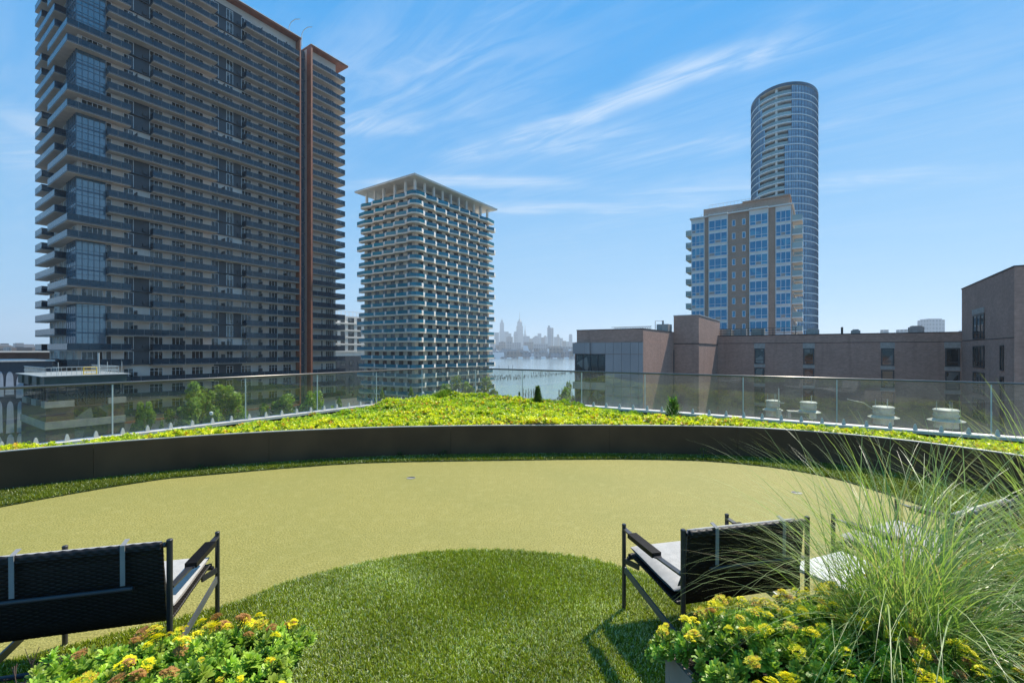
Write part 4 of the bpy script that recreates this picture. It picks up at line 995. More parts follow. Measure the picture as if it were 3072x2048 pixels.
# ruined pier pilings
pil = MB().tube([(0, 0, -2), (0, 0, 1.5)], 0.2, 6).mesh('piling', M['piling'])
rr = random.Random(11); cnt = 0
def pile(xs, ys):
    global cnt
    Y = (EYE - WATER) * 1365 / (ys - 1051); X = (xs - 1536) / 1365 * Y
    o = link('piling', pil, None, (X, Y, WATER - rr.uniform(0, .6)), rr.uniform(0, 3), label='weathered timber piling of the ruined pier standing in the river', cat='piling', group='old pier pilings standing in the river')
    o.scale = (1, 1, rr.uniform(.7, 1.3)); cnt += 1
for i in range(95): x = rr.uniform(1462, 1560); pile(x, 1133 + (x - 1462) * -.03 + rr.uniform(-4, 8))
for i in range(95): x = rr.uniform(1560, 1725); pile(x, 1131 - (x - 1560) * .085 + rr.uniform(-3, 5) * (1 - (x - 1560) / 300))
for i in range(25): x = rr.uniform(1590, 1650); pile(x, 1118 + rr.uniform(-1, 2))
for i in range(20): x = rr.uniform(1462, 1522); pile(x, 1128 + rr.uniform(-2, 2))
for r_ in range(5):
    for i in range(11): pile(1570 + i * 8 + rr.uniform(-2, 2) + (60 if i > 5 else 0), 1172 + r_ * 5.0 + rr.uniform(-1, 1))
for i, (x, lb_) in enumerate(((1497, 'left'), (1526, 'middle'), (1538, 'right'))):
    Y = (EYE - WATER) * 1365 / (1107 - 1051); X = (x - 1536) / 1365 * Y
    MB().tube([(0, 0, -2), (0, 0, 5.5)], .35, 6).obj('mooring_post', M['piling'], None, (X, Y, WATER), label=lb_ + ' one of three tall mooring posts in the river', cat='mooring post', group='tall mooring posts in the river')

# ------------------------------------------------------------------ trees
def leaf_cloud(n, rx, ry, rz, clumps, size, base, seed):
    r = np.random.default_rng(seed)
    cc = r.normal(size=(clumps, 3)); cc /= np.linalg.norm(cc, axis=1)[:, None]; cc *= r.uniform(.35, 1.0, (clumps, 1)) * np.array((rx, ry, rz))
    cr = r.uniform(.16, .34, clumps) * rx
    k = r.integers(0, clumps, n); d = r.normal(size=(n, 3)); d /= np.linalg.norm(d, axis=1)[:, None]
    pos = cc[k] + d * (cr[k] * r.uniform(.5, 1.05, n))[:, None]
    tvv = np.array([(-.5, -.3, 0), (.5, -.3, .08), (.5, .3, 0), (-.5, .3, .1)]); tq = np.array([[0, 1, 2, 3]])
    ck = r.uniform(.65, 1.45, clumps)[k]
    col = np.array(base)[None] * (ck * r.uniform(.7, 1.35, n))[:, None] * (1 + r.uniform(-.15, .25, (n, 1)) * np.array((1, .2, 0)))
    return scatter(tvv, tq, pos, r.uniform(0, 6.28, n), r.uniform(0, 1.4, n), r.uniform(0, 6.28, n), size * r.uniform(.6, 1.3, n), None, col)
def tree_meshes(h, rx, seed, base=(0.14, 0.19, 0.045), n=6000, size=.37):
    r = random.Random(seed); ch = h * .62
    v, q, c = leaf_cloud(n, rx, rx, ch / 2, 26, size, base, seed); v[:, 2] += h - ch / 2
    crown = array_mesh('crown', v, q, M['leaf'], c)
    b = MB(); b.tube([(0, 0, 0), (.1, .05, h * .3), (-.1, 0, h * .6), (0, .1, h * .88)], [.28, .22, .14, .05], 8)
    for i in range(9):
        a = r.uniform(0, 6.28); z = h * r.uniform(.32, .7); l = rx * r.uniform(.5, .95)
        b.tube([(0, 0, z), (math.cos(a) * l * .5, math.sin(a) * l * .5, z + l * .35), (math.cos(a) * l, math.sin(a) * l, z + l * .6)], [.11, .07, .02], 6)
    return crown, b.mesh('trunk', M['bark'], smooth=True)
TM = [tree_meshes(15.5, 4.0, 1), tree_meshes(13, 3.3, 2, (0.15, 0.22, 0.045)), tree_meshes(10, 3.0, 3, (0.18, 0.25, 0.05))]
def tree(xs, ytop, Y, k, label, wpx=None):
    X = (xs - 1536) / 1365 * Y; h = EYE - (ytop - 1051) / 1365 * Y - GROUND; s = h / (15.5, 13, 10)[k]
    t = empty('tree', (X, Y, GROUND), random.uniform(0, 6), label=label, cat='tree', group='street trees beyond the glass railing'); sw = s if wpx is None else wpx / 1365 * Y / (2 * (4.0, 3.3, 3.0)[k]); t.scale = (sw, sw, s)
    link('crown', TM[k][0], t); link('trunk', TM[k][1], t)
for a in ((1378, 1130, 92, 0, 'tallest tree at the foot of the teal balcony tower', 115), (1445, 1132, 88, 0, 'round tree between teal tower and the river, right of the tallest', 115), (1325, 1150, 95, 1, 'pale tree left of the tallest one below the teal tower', 80), (1412, 1142, 104, 1, 'small tree squeezed between the two tallest ones', 60),
          (1680, 1158, 66, 1, 'spreading tree left of the mauve brick building corner', 85), (1716, 1146, 72, 0, 'tree touching the mauve brick building corner', 60), (1468, 1172, 110, 2, 'low tree at the river edge near the pilings', 45),
          (922, 1168, 60, 1, 'bright green tree below the orange fins', 95), (1238, 1162, 70, 2, 'round crowned tree left of the sedum crest', 62), (1140, 1170, 66, 2, 'small tree right of the second glass joint', 50), (800, 1216, 46, 2, 'wide low tree crown left of the bright green one', 90), (750, 1220, 50, 1, 'low tree crown by the third glass joint', 70), (1010, 1195, 64, 2, 'low tree right of the bright green one', 60), (488, 1262, 48, 2, 'lone small street tree by the brick plant house', 50),
          (610, 1140, 84, 1, 'added dark tree for the sedum reflection, first in front of the slab tower', 110), (690, 1150, 90, 1, 'added dark tree for the sedum reflection, second in front of the slab tower', 110), (560, 1190, 78, 1, 'added low dark tree for the sedum reflection, before the slab tower base', 90), (640, 1210, 70, 2, 'added low tree for the sedum reflection, near kerb before the slab tower', 70), (840, 1180, 90, 1, 'added dark tree for the sedum reflection, before the orange fin base', 90), (430, 1200, 74, 1, 'added dark tree for the sedum reflection, beside the plant house', 60)): tree(*a)  # this row is added to stand in for dark sedum reflected in the glass

# street things at the foot
def lamp(xs, ytop, Y, label):
    X = (xs - 1536) / 1365 * Y; h = EYE - (ytop - 1051) / 1365 * Y - GROUND
    t = empty('street_lamp', (X, Y, GROUND), 0, label=label, cat='street lamp', group='street lamps')
    MB().tube([(0, 0, 0), (0, 0, h - .5)], [.1, .05], 8).obj('pole', M['dark_frame'], t); MB().lathe([(.08, h - .5), (.2, h - .35), (.22, h - .1), (.05, h)], 10).obj('lantern', M['white_panel'], t)
lamp(634, 1234, 60, 'white topped street lamp seen through glass near third joint'); lamp(1270, 1176, 90, 'thin street lamp before the teal tower')
t = empty('lift_platform', (-46.5, 56, GROUND), .5, label='yellow framed lift platform on the street behind the glass', cat='lift platform')
b = MB()
for x in (0, 1.4):
    for z in (7.8, 8.4, 9.0): b.tube([(x, -.5, z), (x, .5, z)], .06, 6)
for y in (-.5, .5):
    for z in (7.8, 8.4, 9.0): b.tube([(0, y, z), (1.4, y, z)], .06, 6)
    for x in (0, .7, 1.4): b.tube([(x, y, 7.8), (x, y, 9.0)], .06, 6)
b.obj('basket', M['yellow'], t); MB().tube([(.7, 0, 0), (.7, 0, 7.8)], .18, 8).obj('mast', M['galv'], t); MB().box(-.4, 1.8, -.8, .8, 0, 1.1).obj('chassis', M['yellow'], t)

# ------------------------------------------------------------------ our own building: terrace body, lower roof
DC = 15.0; Cx, Cy = -0.1428 * DC, DC
def F(a, b): return (Cx + U2[0] * a + V2[0] * b, Cy + U2[1] * a + V2[1] * b)   # a along U, b along V, from the fence corner
body = [F(0.2, 0.2), F(-26, 0.2), F(-26, -26), F(0.2, -26)]
MB().prism(body, GROUND, -0.35).obj('terrace_building', M['brick_mauve'], label='our own building under the roof terrace', cat='building')
MB().prism([F(0.1, 0.1), F(-25.9, 0.1), F(-25.9, -25.9), F(0.1, -25.9)], -0.348, -0.03).obj('terrace_slab', M['soil'], kind='structure')
# lower white roof beyond the right-hand railing
zl = EYE - 4.0
lr = [F(0.25, -9.0), F(0.25, -40), F(13.4, -40), F(13.4, -9.0)]
MB().prism(lr, GROUND, zl).obj('lower_roof_building', M['white_roof'], label='lower building with white roof just below the right railing', cat='building')
t = empty('roof_guard_rail', (*F(12.9, -9.4), zl), GROT, label='low pipe guard rail along the white lower roof edge', cat='guard rail')
MB().box(0, .35, -30, 0, 0.002, .18).obj('parapet', M['white_roof'], t)
pst = MB().tube([(0, 0, .1), (0, 0, .62)], .028, 6).mesh('post', M['galv'])
for i in range(16): link('post', pst, t, (.15, -i * 1.9, 0))
for z in (.40, .62): MB().tube([(-2.8, .9, z - .45), (.15, 0, z), (.15, -30, z)], .026, 6).obj('rail', M['galv'], t)
for i, (x, dia, lb_) in enumerate(((2318, .77, 'leftmost mushroom exhaust fan on the lower roof, smallest'), (2425, .87, 'second exhaust fan from the left, beside grey box'), (2650, .96, 'third exhaust fan from left with a curved rod'), (2838, 1.04, 'rightmost and largest mushroom exhaust fan'))):
    Y = 4.0 * 1365 / ((1246.7, 1253, 1271, 1282)[i] - 1051); X = (x - 1536) / 1365 * Y
    t = empty('exhaust_fan', (X, Y, zl), 0, label=lb_, cat='exhaust fan', group='white exhaust fans on the lower roof'); r = dia / 2
    MB().lathe([(r * .95, 0.0), (r * .9, .30)], 20).obj('curb', M['fan'], t)
    MB().lathe([(r * .92, .302), (r * 1.42, .33), (r * 1.45, .37), (r * .95, .48)], 28).obj('skirt', M['fan'], t)
    MB().lathe([(r * .9, .482), (r * .92, .56), (r, .58), (r, .66), (r * .95, .67), (r * .95, .86), (r * 1.03, .87), (r * 1.03, .92), (r * .9, .96), (r * .3, .99)], 28).obj('housing', M['fan'], t)
    for k in range(3): a = k * 2.1 + .4; MB().tube([(r * .7 * math.cos(a), r * .7 * math.sin(a), .9), (r * .7 * math.cos(a), r * .7 * math.sin(a), 1.35)], .012, 5).obj('rod', M['galv'], t)
    if i == 2: MB().tube([(-r, 0, .75), (-r - .6, 0, 1.15), (-r - 1.5, 0, 1.35)], .02, 5).obj('curved_rod', M['fan'], t)
Y = 27.3; t = empty('roof_hvac_box', ((2400 - 1536) / 1365 * Y - .2, Y - .4, zl), -.4, label='small grey box between the two left exhaust fans', cat='equipment box')
MB().box(-.7, .6, -.3, .3, .0, .42).obj('casing', M['trim'], t); MB().box(-.55, .35, -.32, -.302, .06, .34).obj('grille', M['grey_panel'], t)
t = empty('roof_antenna', ((2336 - 1536) / 1365 * 27.2, 27.2, zl), 0, label='thin white mast with side arm beside leftmost exhaust fan', cat='mast')
MB().tube([(0, 0, 0), (0, 0, 1.75)], .03, 6).obj('mast', M['fan'], t); MB().box(-.1, .1, -.1, .1, 0, .5).obj('base', M['fan'], t); MB().tube([(0, 0, .9), (.3, 0, .85)], .03, 6).obj('arm', M['fan'], t)

# ------------------------------------------------------------------ glass railings with coping
ZCOP = EYE - 0.098 * DC; ZRAIL = EYE - 0.0378 * DC
def fence(label, along, posts, length):
    """along: 'U' runs down-left, 'V' runs down-right from the corner"""
    rz = math.atan2(-U2[1], -U2[0]) if along == 'U' else math.atan2(-V2[1], -V2[0])
    sgn = 1 if along == 'U' else -1     # inner side of the fence in local y
    t = empty('glass_railing', (Cx, Cy, ZCOP), rz, label=label, cat='glass railing', group='glass railings of the terrace')
    yi = lambda a, b: (min(a * sgn, b * sgn), max(a * sgn, b * sgn))
    y0, y1 = yi(-.12, .16); MB().box(-.1 if along == 'U' else .163, length, y0, y1, -.05, 0).obj('coping', M['coping'], t)
    y0, y1 = yi(-.08, .10); MB().box(0.1, length, y0, y1, -.6, -.052).obj('curb', M['curb'], t)
    e = [0.0] + posts + [length]; e = sorted(e); H = ZRAIL - ZCOP
    for a, b in zip(e[:-1], e[1:]):
        if b - a < .2: continue
        g_ = MB().box(a + .012, b - .012, -.006, .006, .03, H - .02); g_.obj('glass_panel', M['fence_glass'], t)
    pm_ = MB().box(-.008, .008, -.011, .011, .02, H - .025).mesh('glass_joint', M['joint'])
    for p in posts: link('glass_joint', pm_, t, (p, 0, 0))
    cl_ = MB(); cl_.v = [(-.034, -.02, 0), (.034, -.02, 0), (.034, .02, 0), (-.034, .02, 0), (-.021, -.016, .07), (.021, -.016, .07), (.021, .016, .07), (-.021, .016, .07), (-.010, -.012, .105), (.010, -.012, .105), (.010, .012, .105), (-.010, .012, .105)]
    for k in (0, 4):
        for i in range(4): j = (i + 1) % 4; cl_.f.append((k + i, k + j, k + 4 + j, k + 4 + i)); cl_.m.append(0)
    cl_.f.append((8, 9, 10, 11)); cl_.m.append(0)
    cme = cl_.mesh('glass_clip', M['clip']); x = .22
    while x < length: link('glass_clip', cme, t, (x, sgn * .03, 0.002)); x += .0238 * DC
    MB().tube([(-.02, 0, H), (length, 0, H)], .022, 10).obj('top_rail', M['rail_metal'], t, smooth=True)
    return t
fence('left run of glass railing with pale coping, in front of the dark tower', 'U', [p * DC for p in (.0759, .1924, .3116, .4234, .5709, .69, .81)], 14.5)
fence('right run of glass railing with pale coping, in front of the brick building', 'V', [p * DC for p in (.0802, .1969, .3238, .4387, .5847, .6974, .843, .96)], 16.5)

# ------------------------------------------------------------------ terrace: curved wall, turf, green
def crom(pts, n=14):
    P = [np.array(p, float) for p in pts]; P = [2 * P[0] - P[1]] + P + [2 * P[-1] - P[-2]]; o = []
    for i in range(1, len(P) - 2):
        for k in range(n):
            t = k / n; a, b, c, d = P[i - 1], P[i], P[i + 1], P[i + 2]
            o.append(.5 * ((2 * b) + (-a + c) * t + (2 * a - 5 * b + 4 * c - d) * t * t + (-a + 3 * b - 3 * c + d) * t ** 3))
    o.append(P[-2]); return np.array(o)
wall = crom([(-8.1, 2.0), (-7.5, 4.0), (-6.34, 5.61), (-4.58, 6.68), (-2.62, 7.32), (-.9, 7.56), (.6, 7.62), (2.2, 7.60), (3.6, 7.46), (4.55, 7.10), (5.3, 6.55), (5.85, 5.83), (6.25, 4.9), (6.5, 3.6), (6.55, 2.0)])
CEN = np.array((0, 3.0))
def polar(c): d = c - CEN; return np.arctan2(d[:, 1], d[:, 0]), np.hypot(d[:, 0], d[:, 1])
wa, wr = polar(wall); o_ = np.argsort(wa); wa, wr = wa[o_], wr[o_]
def wall_r(p): a, r = polar(p); return np.interp(a, wa, wr), r
seams_x = [300, 820, 1344, 1822, 2205, 2861]
seg = np.concatenate(([0], np.cumsum(np.hypot(*np.diff(wall, axis=0).T))))
img = 1536 + 1365 * wall[:, 0] / wall[:, 1]
cuts = [0] + [int(np.argmin(np.abs(img - x) + (wall[:, 1] < 4.5) * 1e4)) for x in seams_x] + [len(wall) - 1]
tw_ = empty('curved_planter_wall', (0, 0, 0), 0, label='long curved dark bronze metal planter wall round the putting green', cat='planter wall')
nrm = np.gradient(wall, axis=0); nrm /= np.linalg.norm(nrm, axis=1)[:, None]; nrm = np.stack((-nrm[:, 1], nrm[:, 0]), 1)   # points outward (away from green)
if np.dot(nrm[len(nrm) // 2], (0, 1)) < 0: nrm = -nrm
for a, b in zip(cuts[:-1], cuts[1:]):
    if b <= a: continue
    m = MB(); base = 0; w0 = wall[a:b + 1].copy(); n0 = nrm[a:b + 1]
    w0[0] += (w0[1] - w0[0]) / np.linalg.norm(w0[1] - w0[0]) * .002; w0[-1] -= (w0[-1] - w0[-2]) / np.linalg.norm(w0[-1] - w0[-2]) * .002
    k = len(w0); ins = w0; outp = w0 + n0 * .012
    for pts, z in ((ins, 0), (ins, .492), (outp, .492), (outp, 0)): m.v += [(p[0], p[1], z) for p in pts]
    for r_ in range(4):
        for i in range(k - 1): m.f.append((r_ * k + i, r_ * k + i + 1, ((r_ + 1) % 4) * k + i + 1, ((r_ + 1) % 4) * k + i)); m.m.append(0)
    m.f += [(0, k, 2 * k, 3 * k), (k - 1, 4 * k - 1, 3 * k - 1, 2 * k - 1)]; m.m += [0, 0]
    m.obj('wall_panel', M['wall_metal'], tw_)
    m = MB(); ins = w0 - n0 * .004; outp = w0 + n0 * .045
    for pts, z in ((ins, .4925), (ins, .504), (outp, .504), (outp, .4925)): m.v += [(p[0], p[1], z) for p in pts]
    for r_ in range(4):
        for i in range(k - 1): m.f.append((r_ * k + i, r_ * k + i + 1, ((r_ + 1) % 4) * k + i + 1, ((r_ + 1) % 4) * k + i)); m.m.append(0)
    m.obj('top_lip', M['lip'], tw_)

green_edge = crom([(-6.6, 2.0), (-6.5, 3.6), (-5.71, 5.07), (-4.93, 6.02), (-4.3, 6.38), (-2.5, 7.02), (-.7, 7.20), (1.57, 7.31), (2.9, 7.22), (3.6, 6.98), (4.05, 6.68), (4.42, 6.17), (4.58, 5.4), (4.62, 4.8), (4.5, 3.8), (4.2, 2.0)])
lawn_edge = crom([(-3.7, 1.9), (-3.3, 2.3), (-2.85, 2.53), (-2.56, 2.70), (-1.94, 3.11), (-1.63, 3.46), (-.91, 3.86), (-.28, 3.96), (.3, 3.90), (.71, 3.75), (1.04, 3.53), (1.6, 3.15), (2.0, 2.6), (2.1, 1.9)])
sheet('putting_green', [tuple(p) for p in np.concatenate((green_edge, [(4.2, -1.5), (-6.6, -1.5)]))], 0.0, M['green'], kind='structure')
ringpoly = [tuple(p) for p in np.concatenate((wall, green_edge[::-1]))]
b = MB()
# outer turf ring as a strip between the two curves
ge = np.stack([np.interp(np.linspace(0, 1, 200), np.linspace(0, 1, len(green_edge)), green_edge[:, i]) for i in (0, 1)], 1)
wl = []
for p in ge:
    rr_, r0 = wall_r(p[None]); d = (p - CEN) / r0[0]; wl.append(CEN + d * max(rr_[0] - .002, r0[0] + .01))
wl = np.array(wl)
for i in range(199): b.poly([(*ge[i], .012), (*ge[i + 1], .012), (*wl[i + 1], .012), (*wl[i], .012)][::-1]); b.poly([(*ge[i], 0.0), (*ge[i + 1], 0.0), (*ge[i + 1], .012), (*ge[i], .012)])
b.obj('turf_ring', M['turf_base'], kind='structure')
b = MB().prism([tuple(p) for p in np.concatenate((lawn_edge, [(2.1, -1.5), (-3.7, -1.5)]))][::-1], 0.001, .012)
b.obj('turf_lawn', M['turf_base'], kind='structure')

def inside(pts, poly):
    x, y = pts[:, 0], pts[:, 1]; c = np.zeros(len(pts), bool); j = len(poly) - 1
    for i in range(len(poly)):
        xi, yi, xj, yj = *poly[i], *poly[j]
        with np.errstate(divide='ignore', invalid='ignore'):
            c ^= ((yi > y) != (yj > y)) & (x < (xj - xi) * (y - yi) / (yj - yi + 1e-12) + xi)
        j = i
    return c
def turf(name, pts, w, h, seed, label, hl=.05, hl2=.22, k=1.0):
    r = np.random.default_rng(seed); n = len(pts)
    tvv = np.array([(-.5, 0, 0), (.5, 0, 0), (.16, .42, 1.0), (-.16, .42, 1.0)]); tvv[:, 0] *= w; tvv[:, 1:] *= h
    tq = np.array([[0, 1, 2, 3]])
    pos = np.concatenate((pts, np.full((n, 1), .012)), 1)
    pn = (np.sin(pts[:, 0] * 5.1 + 1.3 * np.sin(pts[:, 1] * 3.7)) * np.sin(pts[:, 1] * 4.3 + pts[:, 0]) * .5 + .5)
    mixf = r.random(n)[:, None]
    col = ((1 - mixf) * np.array((.165, .215, .012)) + mixf * np.array((.42, .50, .04))) * k
    pn2 = np.clip(.5 + .5 * np.sin(pts[:, 0] * 2.3 + 1.7 * np.sin(pts[:, 1] * 2.9 + 1)) * np.cos(pts[:, 1] * 1.9 + .8 * pts[:, 0]) + r.normal(0, .12, n), 0, 1); br = r.random(n) < hl + hl2 * pn2; col[br] = np.array((.80, .84, .50))  # pale blades put sun glints and patchy sheen into the colour
    col *= r.uniform(.75, 1.3, (n, 1)) * (0.85 + .3 * pn[:, None])
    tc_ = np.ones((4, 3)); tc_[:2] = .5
    v, q, c = scatter(tvv, tq, pos, r.uniform(0, 6.28, n), r.uniform(0, 1.25, n), r.uniform(0, 6.28, n), r.uniform(.7, 1.15, n), tc_, col)
    return link(name, array_mesh(name, v, q, M['turf_blade'], c), kind='stuff', label=label)
r = np.random.default_rng(21)
p = np.stack((r.uniform(-3.4, 2.2, 420000), r.uniform(2.15, 4.0, 420000)), 1)
lp_ = np.concatenate((lawn_edge, [(2.1, 0), (-3.7, 0)])); wob = .012 * np.sin(p[:, 0] * 60) + r.normal(0, .01, len(p))
m_ = inside(p + np.stack((wob, wob), 1), lp_) & (np.abs(p[:, 0]) < p[:, 1] * 1.16 + .1); p = p[m_][:250000]
turf('turf_fibres', p, .0054, .024, 31, 'dark green artificial turf of the foreground circle', .05, .24)
p = np.stack((r.uniform(-7, 6.6, 600000), r.uniform(4.0, 7.7, 600000)), 1)
rr_, r0 = wall_r(p); gp_ = np.concatenate((green_edge, [(4.2, 0), (-6.6, 0)]))
m_ = (r0 < rr_ - .01) & ~inside(p, gp_) & (np.abs(p[:, 0]) < p[:, 1] * 1.16 + .1); p = p[m_][:120000]
turf('turf_fibres', p, .008, .034, 32, 'dark green turf strip along the curved wall', .03, .05, .62)

def hole(x, y, label):
    t = empty('golf_hole', (x, y, 0), 0, label=label, cat='golf hole', group='holes in the putting green')
    b = MB(); r_ = .054; n = 28
    for i in range(n):
        a, c = 2 * math.pi * i / n, 2 * math.pi * (i + 1) / n
        b.poly([(r_ * math.cos(a), r_ * math.sin(a), .0035), (r_ * math.cos(c), r_ * math.sin(c), .0035), ((r_ + .006) * math.cos(c), (r_ + .006) * math.sin(c), .0035), ((r_ + .006) * math.cos(a), (r_ + .006) * math.sin(a), .0035)][::-1])
    b.obj('rim', M['cup'], t); MB().lathe([(r_, .0030), (r_, .0034)], 28).obj('cup', M['dark_frame'], t)  # flat dark disc laid on the green for the shade inside the hole
    MB().poly([(r_ * .97 * math.cos(a), r_ * .97 * math.sin(a) , .0046) for a in np.linspace(math.pi * 1.05, math.pi * 1.95, 12)]).obj('cup_lining', M['cup'], t)
hole((1233 - 1536) / 1365 * 6.25, 6.25, 'golf hole at the far middle of the green'); hole((2390 - 1536) / 1365 * 5.6, 5.6, 'golf hole at right of the green, behind grass')

# ------------------------------------------------------------------ sedum bank beyond the wall
def sm(x, a, b): t = np.clip((x - a) / (b - a), 0, 1); return t * t * (3 - 2 * t)
def bed_z(p):
    a = (p[:, 0] - Cx) * U2[0] + (p[:, 1] - Cy) * U2[1]; b = (p[:, 0] - Cx) * V2[0] + (p[:, 1] - Cy) * V2[1]
    sR = -b; sL = -a                                  # distance along right / left run
    dropR = (1 - sm(-a, .2, 2.6)) * sm(sR, 4.6, 7.5) * .20
    dropL = (1 - sm(-b, .2, 2.8)) * sm(sL, 2.4, 5.0) * .18
    crest = .07 * np.exp(-(a ** 2 + b ** 2) / (2 * 2.6 ** 2))
    rl_ = np.random.default_rng(77); lump = 0
    for _ in range(14):
        f_ = rl_.uniform(3, 11); an_ = rl_.uniform(0, 6.28); lump = lump + .0075 * np.sin((p[:, 0] * np.cos(an_) + p[:, 1] * np.sin(an_)) * f_ + rl_.uniform(0, 6.28))
    lump = lump + .028 * np.sin(p[:, 0] * 2.1 + .7) * np.sin(p[:, 1] * 1.7) + .02 * np.sin(p[:, 0] * 5.3 + p[:, 1] * 3.1)
    wr_, wd_ = wall_r(p); ridge = (1 - sm(wd_ - wr_, .30, 1.3)) * (dropR + dropL + .06) * (.93 + .25 * np.sin(p[:, 0] * 2.3) * np.sin(p[:, 0] * .9 + 1))
    return .37 + crest - .12 * sm(wd_ - wr_, .8, 4.2) - dropR - dropL + ridge + lump
r = np.random.default_rng(5)
def bedpts(n, edge=.05):
    p = np.stack((r.uniform(-11, 12, n), r.uniform(3.5, 15, n)), 1)
    a = (p[:, 0] - Cx) * U2[0] + (p[:, 1] - Cy) * U2[1]; b = (p[:, 0] - Cx) * V2[0] + (p[:, 1] - Cy) * V2[1]
    rr_, r0 = wall_r(p)
    return p[(a < -.22) & (b < -.22) & (r0 > rr_ + edge) & (np.abs(p[:, 0]) < p[:, 1] * 1.2 + .5)]
# soil surface
gx = np.arange(-13, 14, .25); gy = np.arange(2.5, 15.5, .25); GX, GY = np.meshgrid(gx, gy); P_ = np.stack((GX.ravel(), GY.ravel()), 1)
zz = bed_z(P_) - .02; a_ = (P_[:, 0] - Cx) * U2[0] + (P_[:, 1] - Cy) * U2[1]; b_ = (P_[:, 0] - Cx) * V2[0] + (P_[:, 1] - Cy) * V2[1]
rr_, r0 = wall_r(P_); ok = (a_ < -.05) & (b_ < -.05) & (r0 > rr_ - .1)
# push points that fall inside the wall back onto it
d = (P_ - CEN) / r0[:, None]; fix = ok & (r0 < rr_ + .03); P_[fix] = CEN + d[fix] * (rr_[fix] + .03)[:, None]
nx = len(gx); qs = []
for i in range(len(gy) - 1):
    for j in range(nx - 1):
        k = i * nx + j
        if ok[k] and ok[k + 1] and ok[k + nx] and ok[k + nx + 1]: qs.append((k, k + 1, k + nx + 1, k + nx))
link('planting_bed', array_mesh('planting_bed', np.concatenate((P_, zz[:, None]), 1), np.array(qs), M['soil']), kind='structure')
# sedum sprig template: a ring of leaves, cupped, with second layer
def rosette(nl, layers, rad, cup, lw, seed=0, seg=1):
    vs, qs, cs = [], [], []; r2 = random.Random(seed)
    for ly in range(layers):
        n = nl; rr2 = rad * (1 - ly * .26); z0 = ly * cup * .5
        for i in range(n):
            a = 2 * math.pi * (i + .5 * ly) / n + r2.uniform(-.25, .25); ca, sa = math.cos(a), math.sin(a); l = rr2 * r2.uniform(.8, 1.15); up = cup * (.35 + ly * .5) * r2.uniform(.6, 1.3); wv = lw * l / rad
            b0 = len(vs)
            prof = [(0.06, .25, 0), (.5, .9, .55), (.85, 1.0, .85), (1.0, .45, .8)] if seg > 1 else [(.06, .35, 0), (.6, 1.0, .7), (1.0, .45, .9)]
            for f, wf, zf in (prof if seg else [(.08, .42, 0), (.95, .95, .85)]):
                for s in (-1, 1):
                    vs.append((ca * l * f - sa * wv * wf * s, sa * l * f + ca * wv * wf * s, z0 + up * zf + abs(wf) * wv * .15)); cs.append((.75 + .3 * f,) * 3)
            for k in range((len(prof) if seg else 2) - 1): qs.append((b0 + 2 * k, b0 + 2 * k + 1, b0 + 2 * k + 3, b0 + 2 * k + 2))
    return np.array(vs), np.array(qs), np.array(cs)
p = bedpts(330000); keep = r.random(len(p)) < np.clip(.35 + 9.0 / p[:, 1] ** 1.0 * .5, 0, 1); p = p[keep][:46000]
z_ = bed_z(p)
patch = np.sin(p[:, 0] * 1.3 + 2.0 * np.sin(p[:, 1] * .9)) * np.sin(p[:, 1] * 1.9 + p[:, 0] * .7); fine_ = np.sin(p[:, 0] * 9 + p[:, 1] * 7.3) * np.sin(p[:, 1] * 11 - p[:, 0] * 5)
lift = np.clip(.045 + .03 * fine_ + .03 * patch + r.uniform(-.03, .035, len(p)), 0, .14)
mx_ = np.clip(r.normal(.5, .28, len(p)) + .25 * patch, 0, 1)[:, None]
hole_ = z_ - .36; mx_ = np.clip(mx_ + (hole_ * 3)[:, None], 0, 1)
col = (1 - mx_) * np.array((.30, .46, .018)) + mx_ * np.array((.80, .78, .015))
org = r.random(len(p)) < (.06 + .10 * (patch > .35)); col[org] = np.array((.66, .36, .03)) * r.uniform(.7, 1.2, (org.sum(), 1))
dk = r.random(len(p)) < np.clip(.12 + .5 * (fine_ < -.55), 0, 1) * 1.0; col[dk] = np.array((.12, .21, .02))  # dark sprigs gather in the dips, gap shade put into their colour
tv_, tq_, tc__ = rosette(6, 2, .036, .034, .0105, 2, 0)
v, q, c = scatter(tv_, tq_, np.stack((p[:, 0], p[:, 1], z_ + lift), 1), r.uniform(0, 6.28, len(p)), r.uniform(0, .6, len(p)), r.uniform(0, 6.28, len(p)), r.uniform(.6, 1.35, len(p)) * np.clip(p[:, 1] / 9, .8, 1.15), tc__, col)
link('sedum_ground_cover', array_mesh('sedum_ground_cover', v, q, M['sedum'], c), kind='stuff', label='low yellow green sedum covering the bank behind the curved wall')

